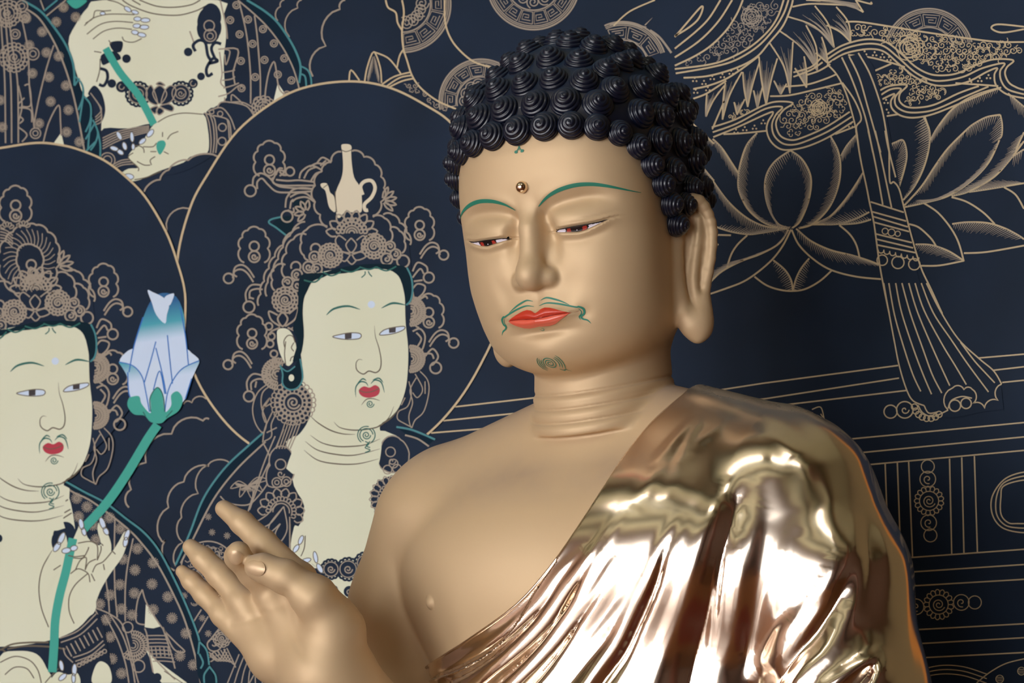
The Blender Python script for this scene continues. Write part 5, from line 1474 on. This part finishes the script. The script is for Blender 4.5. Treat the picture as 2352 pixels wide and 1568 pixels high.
a.ring(T('H', [(300, 900)])[0], 62, 3, GD, 2, 1, 2.2, 6.6); a.filigree(T('H', '170,860 250,760 400,760 420,900 300,1100 200,1150'), GD, 14, 9, 1.8, 2, 3)
a.blossom(T('H', [(380, 1310)])[0], 20, 2.6, GD, 12, 2)
for k in range(7): a.line(T('H', [(300 + 18 * k, 1400 - 6 * k), (360 + 14 * k, 1440), (400 + 10 * k, 1370 + 18 * k)]), 2.6, GD, 2)
for k in range(9): a.line(T('H', [(480 + 30 * k, 1400 + 8 * k), (440 + 34 * k, 1500), (400 + 44 * k, 1600)]), 2.6, GD, 2)
for x, y, r in ((330, 1340, 20), (300, 1410, 16), (350, 1400, 14)): a.spiral(T('H', [(x, y)])[0], r, 2.8, GD, 1.4, 0, 1, 2)
a.build()
a = Art('painted_chest', fg, 33)
a.fill(T('H', '800,130 775,250 800,420 860,540 800,660 778,800 800,830 900,870 1000,960 1050,1050 1070,1110 1110,1300 1200,1300 1400,1100 1420,300 1330,100'), M_CREAM, 0, 3)
a.line(T('H', '778,640 778,810'), 2.6, M_INK, 1, n=0)
NK = M_NAVY
# shoulder ornaments
a.scal(T('H', '660,300 680,210 740,190 790,240 800,330 770,400 650,420'), 3, GD, 0.14, 2, True, fillm=NK)
a.ring(T('H', [(722, 295)])[0], 12, 2.8, GD, 3); a.spiral(T('H', [(722, 350)])[0], 9, 2.8, GD, 1.1, 0, 1, 3)
for x, y in ((700, 400), (755, 395)): a.ring(T('H', [(x, y)])[0], 11, 2.8, GD, 3); a.ring(T('H', [(x, y)])[0], 5, 2.6, GD, 3)
c = T('H', [(725, 570)])[0]
a.petals(c, 36, 54, 9, 3, GD, 3, -3.3, .6, pointed=True)
a.fill([(c[0] + 52 * cos(t), c[1] + 52 * sin(t)) for t in np.linspace(-3.3, .7, 16)], NK, 1, 0); a.fill([(c[0] - 54, c[1] - 6), (c[0] + 20, c[1] - 20), (c[0] + 20, c[1] + 98), (c[0] - 60, c[1] + 40)], NK, 1, 0)
a.petals(c, 26, 35, 14, 2.6, GD, 3, -3.2, .5); a.ring(c, 25, 2.8, GD, 3, 1, -3.2, .4); a.ring(c, 19, 2.8, GD, 3, 1, -3.2, .2)
for t in ['740,540 660,640 590,670', '740,540 760,670 715,750 690,700 720,640', '720,640 660,690 660,640 740,540', '560,640 640,590 700,520', '775,600 775,800']: a.line(T('H', t), 2.8, GD, 3)
a.scal(T('H', '1290,280 1310,180 1360,130 1420,150 1470,250 1420,330 1330,330'), 3, GD, 0.14, 2, True, fillm=NK)
a.ring(T('H', [(1362, 222)])[0], 11, 2.6, GD, 3); a.spiral(T('H', [(1370, 275)])[0], 9, 2.6, GD, 1.1, 0, 1, 3)
for x, y in ((1345, 325), (1400, 320), (1380, 290)): a.ring(T('H', [(x, y)])[0], 10, 2.6, GD, 3)
c = T('H', [(1370, 490)])[0]; a.disc(c, 50, NK, 1, n=11); a.petals(c, 34, 52, 11, 3, GD, 3, 1.6, 5.2, pointed=True); a.petals(c, 24, 33, 14, 2.6, GD, 3, 1.6, 5.2); a.ring(c, 23, 2.8, GD, 3); a.ring(c, 14, 2.8, GD, 3)
# chest necklace
for x, y, r in ((1015, 905, 20), (1115, 905, 23), (1215, 870, 22), (1290, 820, 20)):
    c = T('H', [(x, y)])[0]; a.petals(c, r * .85, r * 1.15, 15, 5, NK, 2); a.disc(c, r * .95, NK, 2); a.ring(c, r * .82, 2.4, GD, 3); a.spiral(c, r * .45, 2.8, GD, 1.5, 0, 1, 3)
c = T('H', [(1122, 1035)])[0]; a.disc(c, 13, NK, 2); a.spiral(c, 8, 2.4, GD, 1.2, 0, 1, 3)
for y in (1100, 1165): a.disc(T('H', [(1128, y)])[0], 11, NK, 2)
for t in ['1060,1110 1100,1100', '1070,1140 1110,1130', '1075,1165 1100,1210', '1160,1130 1180,1100', '1110,1250 1200,1220']: a.line(T('H', t), 3, GD, 3)
a.disc(T('H', [(1232, 1080)])[0], 26, M_MAROON, 3, sx=.85); a.disc(T('H', [(1250, 1000)])[0], 20, M_MAROON, 3, sx=.9); a.disc(T('H', [(1225, 1170)])[0], 20, M_MAROON, 3, sx=.7); a.ring(T('H', [(1232, 1080)])[0], 20, 2.4, M_ROSE, 4, .85, 2, 5)
a.fill(T('H', '1110,1260 1210,1230 1200,1500 1120,1400'), NK, 2, 0); a.fill(T('H', '1175,1350 1210,1300 1210,1420 1185,1400'), M_TEAL, 3, 0)
a.disc(T('H', [(1035, 1020)])[0], 8, NK, 2)
a.fill(T('H', '800,800 860,800 900,870 940,900 860,880'), M_CREAM, 3)
def nailsH(q):
    for x, y, rx, ry, rot in q:
        cc = T('H', [(x, y)])[0]; a.disc(cc, ry / 2.537, M_PALE, 4, sx=rx / ry, rot=rot); a.ring(cc, ry / 2.537, 1.8, M_INK, 5, rx / ry, rot=rot)
nailsH([(840, 735, 12, 28, .4), (812, 785, 13, 26, .6), (870, 855, 30, 13, -.3), (925, 835, 12, 34, -.2), (950, 900, 14, 30, -.5)])
a.line(T('H', '865,710 860,780 840,830'), 2.2, M_INK, 4)
a.build()

# ---- left halo and left figure
a = Art('painted_halo', painting, 44, 'halo behind the head of the left figure'); a.fill(HALO_L, M_NAVY, 0); a.line(HALO_L[:13] + [(418, 800)], 5.0, M_GOLDL, 1); a.build()
# strip of patterned robe above the left halo
a = Art('painted_robe', painting, 21, 'patterned robe edge at the top left corner')
a.fill(T('A', '0,0 180,0 300,80 420,200 520,340 590,520 620,640 680,790 740,960 790,1100 830,1280 700,1240 500,1180 200,1170 0,1230'), M_NAVY, 0, 3)
a.fill(T('A', '200,20 300,80 420,200 520,340 590,500 610,640 680,760 740,900 790,1060 820,1200 820,1300 700,1240 640,980 590,760 540,580 460,380 360,200 230,80'), M_DTEAL, 1, 3)
a.line(T('A', '180,0 330,90 440,220 540,370 600,530 610,700'), 5, M_TEALL, 2); a.line(T('A', '210,70 320,150 430,320 520,520 590,740 640,960 690,1230'), 4, GD, 2)
for t in ['610,620 670,690 680,790 640,900', '690,790 740,860 740,980 700,1080', '760,980 800,1080 780,1170 740,1230', '610,700 650,640', '680,800 670,860 650,1000', '750,960 730,1100 720,1220', '800,1070 820,1180 820,1280', '780,1000 700,1140', '360,90 470,0', '700,1240 780,1160']: a.line(T('A', t), 4, M_TEALL, 2)
for x0, x1 in ((0, 45), (35, 95), (60, 150)): a.line(T('A', [(x0, 60), (x0 + (x1 - x0) * .5, 400), (x1 - 5, 700), (x1, 1170)]), 3.4, GD, 2)
for t in ['180,160 230,420 240,700 270,950 280,1050', '440,370 380,560 320,800 280,1000', '355,1160 400,1000 480,860 495,1000 500,1110', '150,700 180,860 150,1000', '200,700 240,700 250,860 170,870', '150,880 250,900 260,1000', '150,1040 220,1100 180,1160', '160,950 190,980 160,1010', '150,850 200,800', '330,0 360,80', '380,130 540,0']: a.line(T('A', t), 3.2, GD, 2)
a.fill(T('A', '500,1085 525,1190 440,1170'), M_CREAM, 2, 0)
for x, y in ((215, 150), (345, 260), (380, 430), (480, 460), (265, 600), (400, 630), (540, 700), (415, 830), (560, 900), (320, 1010), (545, 1080), (240, 370), (620, 140), (460, 180), (520, 60), (650, 1160), (0, 820), (20, 1040)): a.puff(T('A', [(x, y)])[0], 12, GD, 1.8, 2, 16)
c = T('A', [(60, 110)])[0]; a.blossom(c, 32, 2.8, GD, 16, 3)
c = T('A', [(115, 470)])[0]; a.blossom(c, 34, 2.8, GD, 18, 3)
for x, y, r in ((180, 50, 13), (270, 440, 14), (125, 280, 11), (200, 140, 12), (290, 1090, 12)): a.ring(T('A', [(x, y)])[0], r, 2.8, GD, 3); a.ring(T('A', [(x, y)])[0], r * .5, 2.6, GD, 3)
a.build()
fg, sh, sh1 = figure('painted_figure', 54, -726, 130, 1, 'left figure with a shell in its crown, holding the lotus bud')
a = Art('painted_robe', fg, 47)
TL = S('150,1105 195,1130 243,1155 290,1191 330,1222 363,1261 394,1317 424,1381 447,1437 458,1471 462,1500 480,1568')
GLn = S('130,1105 168,1130 212,1152 290,1211 330,1253 363,1298 397,1362 424,1423 447,1501 461,1568')
a.fill(TL + S('490,1640 -60,1640 -60,1100'), M_NAVY, 0, 0); a.fill(TL + GLn[::-1], M_DTEAL, 1, 0)
a.line(TL, 4.5, M_TEALL, 2); a.line(GLn, 4, GD, 2)
a.fill(T('G', '1640,1220 1700,1290 1720,1420 1770,1568 1650,1568 1610,1350'), M_DTEAL, 3, 3)
for t in ['1640,1230 1700,1300 1720,1420', '1640,1330 1670,1400 1650,1450', '1720,1430 1770,1500 1780,1568', '1720,1440 1680,1500 1680,1568', '1630,1330 1640,1230']: a.line(T('G', t), 4, M_TEALL, 4)
for t in ['945,220 940,500 945,800 965,1030', '870,720 890,860 900,990', '1095,380 1050,600 1030,800 1030,1060', '780,960 840,1100 870,1300 900,1500 910,1568', '780,950 900,1000 1000,1080 1060,1250 1120,1500 1140,1568', '860,1010 960,1200 1030,1400 1060,1568', '900,1000 1010,1180 1080,1400 1110,1568', '1170,800 1130,900 1120,1060 1190,1090', '1170,800 1210,920 1330,1110 1440,1230 1520,1310 1430,1290 1340,1110', '1190,1120 1210,1180 1230,1330 1260,1480', '1340,1120 1400,1300 1440,1450', '1190,1270 1300,1400 1440,1540', '820,150 850,330']: a.line(T('G', t), 3.2, GD, 2)
a.fill(T('G', '1200,920 1330,1100 1260,1120 1190,1110'), M_CREAM, 2, 0); a.fill(T('G', '1190,1270 1300,1390 1420,1480 1540,1568 1330,1568 1260,1480 1230,1360'), M_CREAM, 2, 0)
a.disc(T('G', [(1293, 1522)])[0], 10, M_NAVY, 3)
a.line(T('G', '1350,1470 1500,1568'), 2, M_INK, 3)
for k in range(8): a.line(T('G', [(1200 + k * 8, 1180 + k * 30), (1290 + k * 8, 1178 + k * 30), (1370 + k * 10, 1180 + k * 31)]), 2.6, GD, 2)
for k in range(5): a.line(T('G', [(1245 + k * 34, 1275), (1255 + k * 34, 1350)]), 2.6, GD, 2, n=0)
c = T('G', [(1095, 1260)])[0]; a.blossom(c, 34, 2.6, GD, 22, 3, a0=-1.7, a1=2.4)
a.ring(T('G', [(1050, 1110)])[0], 12, 2.8, GD, 3); a.ring(T('G', [(1140, 1430)])[0], 14, 2.8, GD, 3)
for x, y in ((630, 50), (715, 120), (645, 200), (765, 270), (900, 210), (990, 300), (790, 390), (1130, 465), (1010, 550), (1110, 640), (985, 760), (1260, 580), (1250, 755), (1105, 830), (905, 845), (820, 920), (1000, 960), (1380, 860), (1260, 965), (1415, 1035), (1085, 1010), (1530, 1160), (1480, 1345), (1590, 1420), (905, 1190), (920, 1370), (1000, 1490), (870, 1050), (800, 180)):
    a.puff(T('G', [(x, y)])[0], 13, GD, 1.7, 2, 16)
a.build()
a = Art('painted_chest', fg, 57)
a.fill(T('G', '0,-60 520,-60 570,50 600,180 620,330 640,520 700,700 790,900 760,1010 640,1120 500,1190 300,1240 0,1270 -420,1200 -420,0'), M_CREAM, 0, 3)
for t in ['0,105 130,150 300,155 450,120 560,60', '0,180 150,215 330,220 480,190 580,140', '0,270 120,300 280,290 450,250 590,170']: a.line(T('G', t), 3, M_INK, 1)
a.scal(T('G', '440,460 440,350 500,260 560,250 610,300 620,420 560,480'), 2, NK, 0.12, 1, True, fillm=NK)
a.disc(T('G', [(-5, 380)])[0], 9, NK, 1, sx=.8)
a.line(T('G', '430,480 350,620 320,780 340,950 400,1110'), 2.6, M_INK, 2)
# bracelet
a.fill(T('G', '480,1190 640,1120 780,990 850,1100 880,1250 900,1500 620,1568 560,1400 520,1280'), M_NAVY, 2, 3)
for t in ['490,1200 640,1140 790,1000', '500,1235 660,1170 800,1040', '600,1360 740,1310 850,1220', '620,1390 750,1340 860,1250', '620,1420 760,1370 860,1290', '520,1280 540,1340 600,1400']: a.line(T('G', t), 2.8, GD, 3)
for k in range(8): a.line(T('G', [(545 + k * 36, 1265 - k * 22), (590 + k * 36, 1350 - k * 22)]), 3, GD, 3, n=0)
for k in range(8): a.ring(T('G', [(650 + k * 30, 1420 - k * 16)])[0], 4.5, 2.4, GD, 3)
for t in ['0,1300 100,1250 250,1235 400,1235', '0,1290 40,1310 40,1360 0,1380', '60,1290 200,1265 400,1270 540,1290']: a.line(T('G', t), 4, M_INK, 3)
a.fill(T('G', '780,1440 830,1390 900,1440 910,1568 760,1568'), M_CREAM, 4)
a.fill(T('G', '0,1350 150,1305 300,1330 380,1440 400,1568 0,1640'), M_CREAM, 4, 4)
for t in ['0,1400 120,1350 240,1380 310,1460 340,1568', '40,1500 120,1440 220,1450 280,1530', '370,1568 430,1500 480,1450']: a.line(T('G', t), 2.6, M_INK, 5)
a.disc(T('G', [(730, 1490)])[0], 9, NK, 5)
a.build()
a = Art('painted_hand', fg, 63)
a.fill(T('G', '560,480 640,300 670,230 720,370 790,430 830,420 800,300 830,240 890,350 915,430 920,490 980,400 1020,330 1070,320 1040,440 1000,540 900,680 830,800 790,900 740,1010 640,1120 500,1190 440,1190 440,900 480,640'), M_CREAM, 0, 3)
a.fill(T('G', '430,480 500,380 540,350 560,440 600,500 480,650 400,800 340,900 330,760 360,620'), M_CREAM, 0, 3)
for t in ['600,540 680,540 720,480 730,450', '640,420 740,405 800,440 800,560', '560,520 620,530 700,520', '620,640 660,560 710,540 700,640', '700,640 730,580 790,550', '760,660 790,600 850,570 920,490', '580,670 640,630 700,650 730,680 740,740', '750,670 780,730', '720,670 620,760 570,860 570,980 610,1080', '850,590 860,640', '920,480 950,510', '830,420 850,440', '800,560 830,480 830,440', '440,640 500,600', '700,860 560,520 530,480', '880,720 1000,540 1050,420']: 
    if not t.startswith('700,860') and not t.startswith('880,720'): a.line(T('G', t), 2.6, M_INK, 1)
def nailsG(q):
    for x, y, rx, ry, rot in q:
        cc = T('G', [(x, y)])[0]; a.disc(cc, ry / 3.581, M_PALE, 4, sx=rx / ry, rot=rot); a.ring(cc, ry / 3.581, 2.0, M_INK, 5, rx / ry, rot=rot)
nailsG([(668, 262, 20, 46, -.2), (690, 325, 18, 34, -.3), (843, 255, 22, 50, -.35), (872, 320, 20, 34, -.5), (1045, 350, 20, 46, .35), (1033, 410, 20, 40, .2), (505, 380, 22, 54, .45), (468, 450, 22, 44, .6), (545, 480, 38, 22, -.2), (608, 460, 30, 22, -.3), (505, 1425, 18, 44, -.2), (515, 1520, 40, 20, -.7), (612, 1460, 20, 50, .05), (605, 1530, 16, 40, 0)])
a.fill(T('G', '400,1568 470,1480 560,1500 640,1490 640,1600 380,1620'), M_CREAM, 3)
a.build()
# ---- lotus bud, stem
lb = empty('painted_lotus_bud', (0, 0, 0), painting); lb['label'] = 'pale blue lotus bud on a long teal stem'
a = Art('painted_stem', lb, 61)
a.line([(362, 975), (338, 1010), (290, 1090), (245, 1155), (200, 1205), (192, 1214)], 21, M_TEAL, 0)
a.line(T('G', '600,380 570,520 540,660 490,850 455,1050 445,1250 430,1480'), 20, M_TEAL, 3)
a.build()
def bud_mat(name, z0, z1, c0, c1, c2):
    m = mat(name, c0, 0.5); n, l, b = nodes(m)
    g = n.new('ShaderNodeNewGeometry'); sp = n.new('ShaderNodeSeparateXYZ'); mr = n.new('ShaderNodeMapRange'); rp = n.new('ShaderNodeValToRGB')
    l.new(g.outputs['Position'], sp.inputs[0]); l.new(sp.outputs['Z'], mr.inputs['Value']); l.new(mr.outputs[0], rp.inputs[0]); l.new(rp.outputs[0], b.inputs['Base Color'])
    mr.inputs['From Min'].default_value = z0; mr.inputs['From Max'].default_value = z1
    rp.color_ramp.elements[0].position = 0.0; rp.color_ramp.elements[0].color = c0
    rp.color_ramp.elements[1].position = 1.0; rp.color_ramp.elements[1].color = c2
    e = rp.color_ramp.elements.new(0.45); e.color = c1
    return m
zt = wall_pt(370, 668, CANV_Y)[2]; zm = wall_pt(370, 775, CANV_Y)[2]; zl = wall_pt(370, 830, CANV_Y)[2]; zb = wall_pt(370, 950, CANV_Y)[2]
PB = srgb(196, 214, 240); TQ = srgb(66, 158, 178); BL = srgb(24, 92, 146)
M_BUD = bud_mat('bud_pigment', zm - 0.005, zt - 0.02, PB, TQ, BL)
M_BUD2 = bud_mat('bud_low_pigment', zb + 0.03, zl + 0.005, PB, PB, TQ)
a = Art('painted_petals', lb, 61)
BLU = mat('blue_line_paint', srgb(38, 110, 190), 0.5)
a.fill(T('F', '935,310 980,240 1080,200 1420,200 1500,240 1560,310 1450,400 1350,480 1130,480 1000,360'), M_PALE, 0, 3)
a.fill(T('F', '1010,390 1060,150 1130,-60 1190,-180 1270,-230 1380,-200 1440,-60 1450,100 1475,330 1400,430 1330,520 1180,560 1050,420'), M_BUD, 2, 3)
a.fill(T('E', '1265,1070 1310,1085 1400,1130 1450,1190 1430,1280 1415,1355 1340,1280 1300,1170'), M_PALE, 4, 3); a.fill(T('E', '1410,1130 1490,1095 1480,1150 1450,1200'), M_PALE, 4, 3)
a.fill(T('F', '930,310 1000,330 1080,370 1130,460 1160,600 1180,740 1120,700 1020,600 1000,440 960,360'), M_BUD2, 3, 3)
a.fill(T('F', '1560,300 1480,330 1400,380 1330,480 1300,620 1270,740 1350,700 1450,600 1490,470 1530,380'), M_BUD2, 3, 3)
a.fill(T('F', '1130,470 1180,330 1240,300 1280,400 1330,520 1290,720 1180,720'), M_PALE, 2, 3)
for t in ['1010,390 1050,180 1120,-40', '1475,330 1450,100 1410,-120', '1220,150 1180,300 1130,470', '1310,100 1330,300 1350,480', '1220,200 1270,400 1300,560', '930,310 1040,340 1110,420 1140,540 1170,700', '1560,300 1430,360 1350,460 1310,560 1290,700', '1200,530 1250,380 1290,560', '1000,390 1010,560 1060,640', '1500,440 1450,600']: a.line(T('F', t), 2.6, BLU, 5)
for t in ['1040,580 1090,580 1110,640 1180,710 1180,580 1230,510 1270,570 1290,700 1340,650 1340,570 1390,540 1430,600 1400,690 1310,750 1260,790 1180,780 1130,730 1050,720 1000,660 1005,600']: a.fill(T('F', t), M_TEAL, 6, 5)
for t in ['1180,700 1175,590 1230,510 1275,570 1290,700', '1140,735 1120,700', '1300,745 1350,690']: a.line(T('F', t), 2.4, M_DGRN, 7)
a.build()
print('art', time.time() - T0)
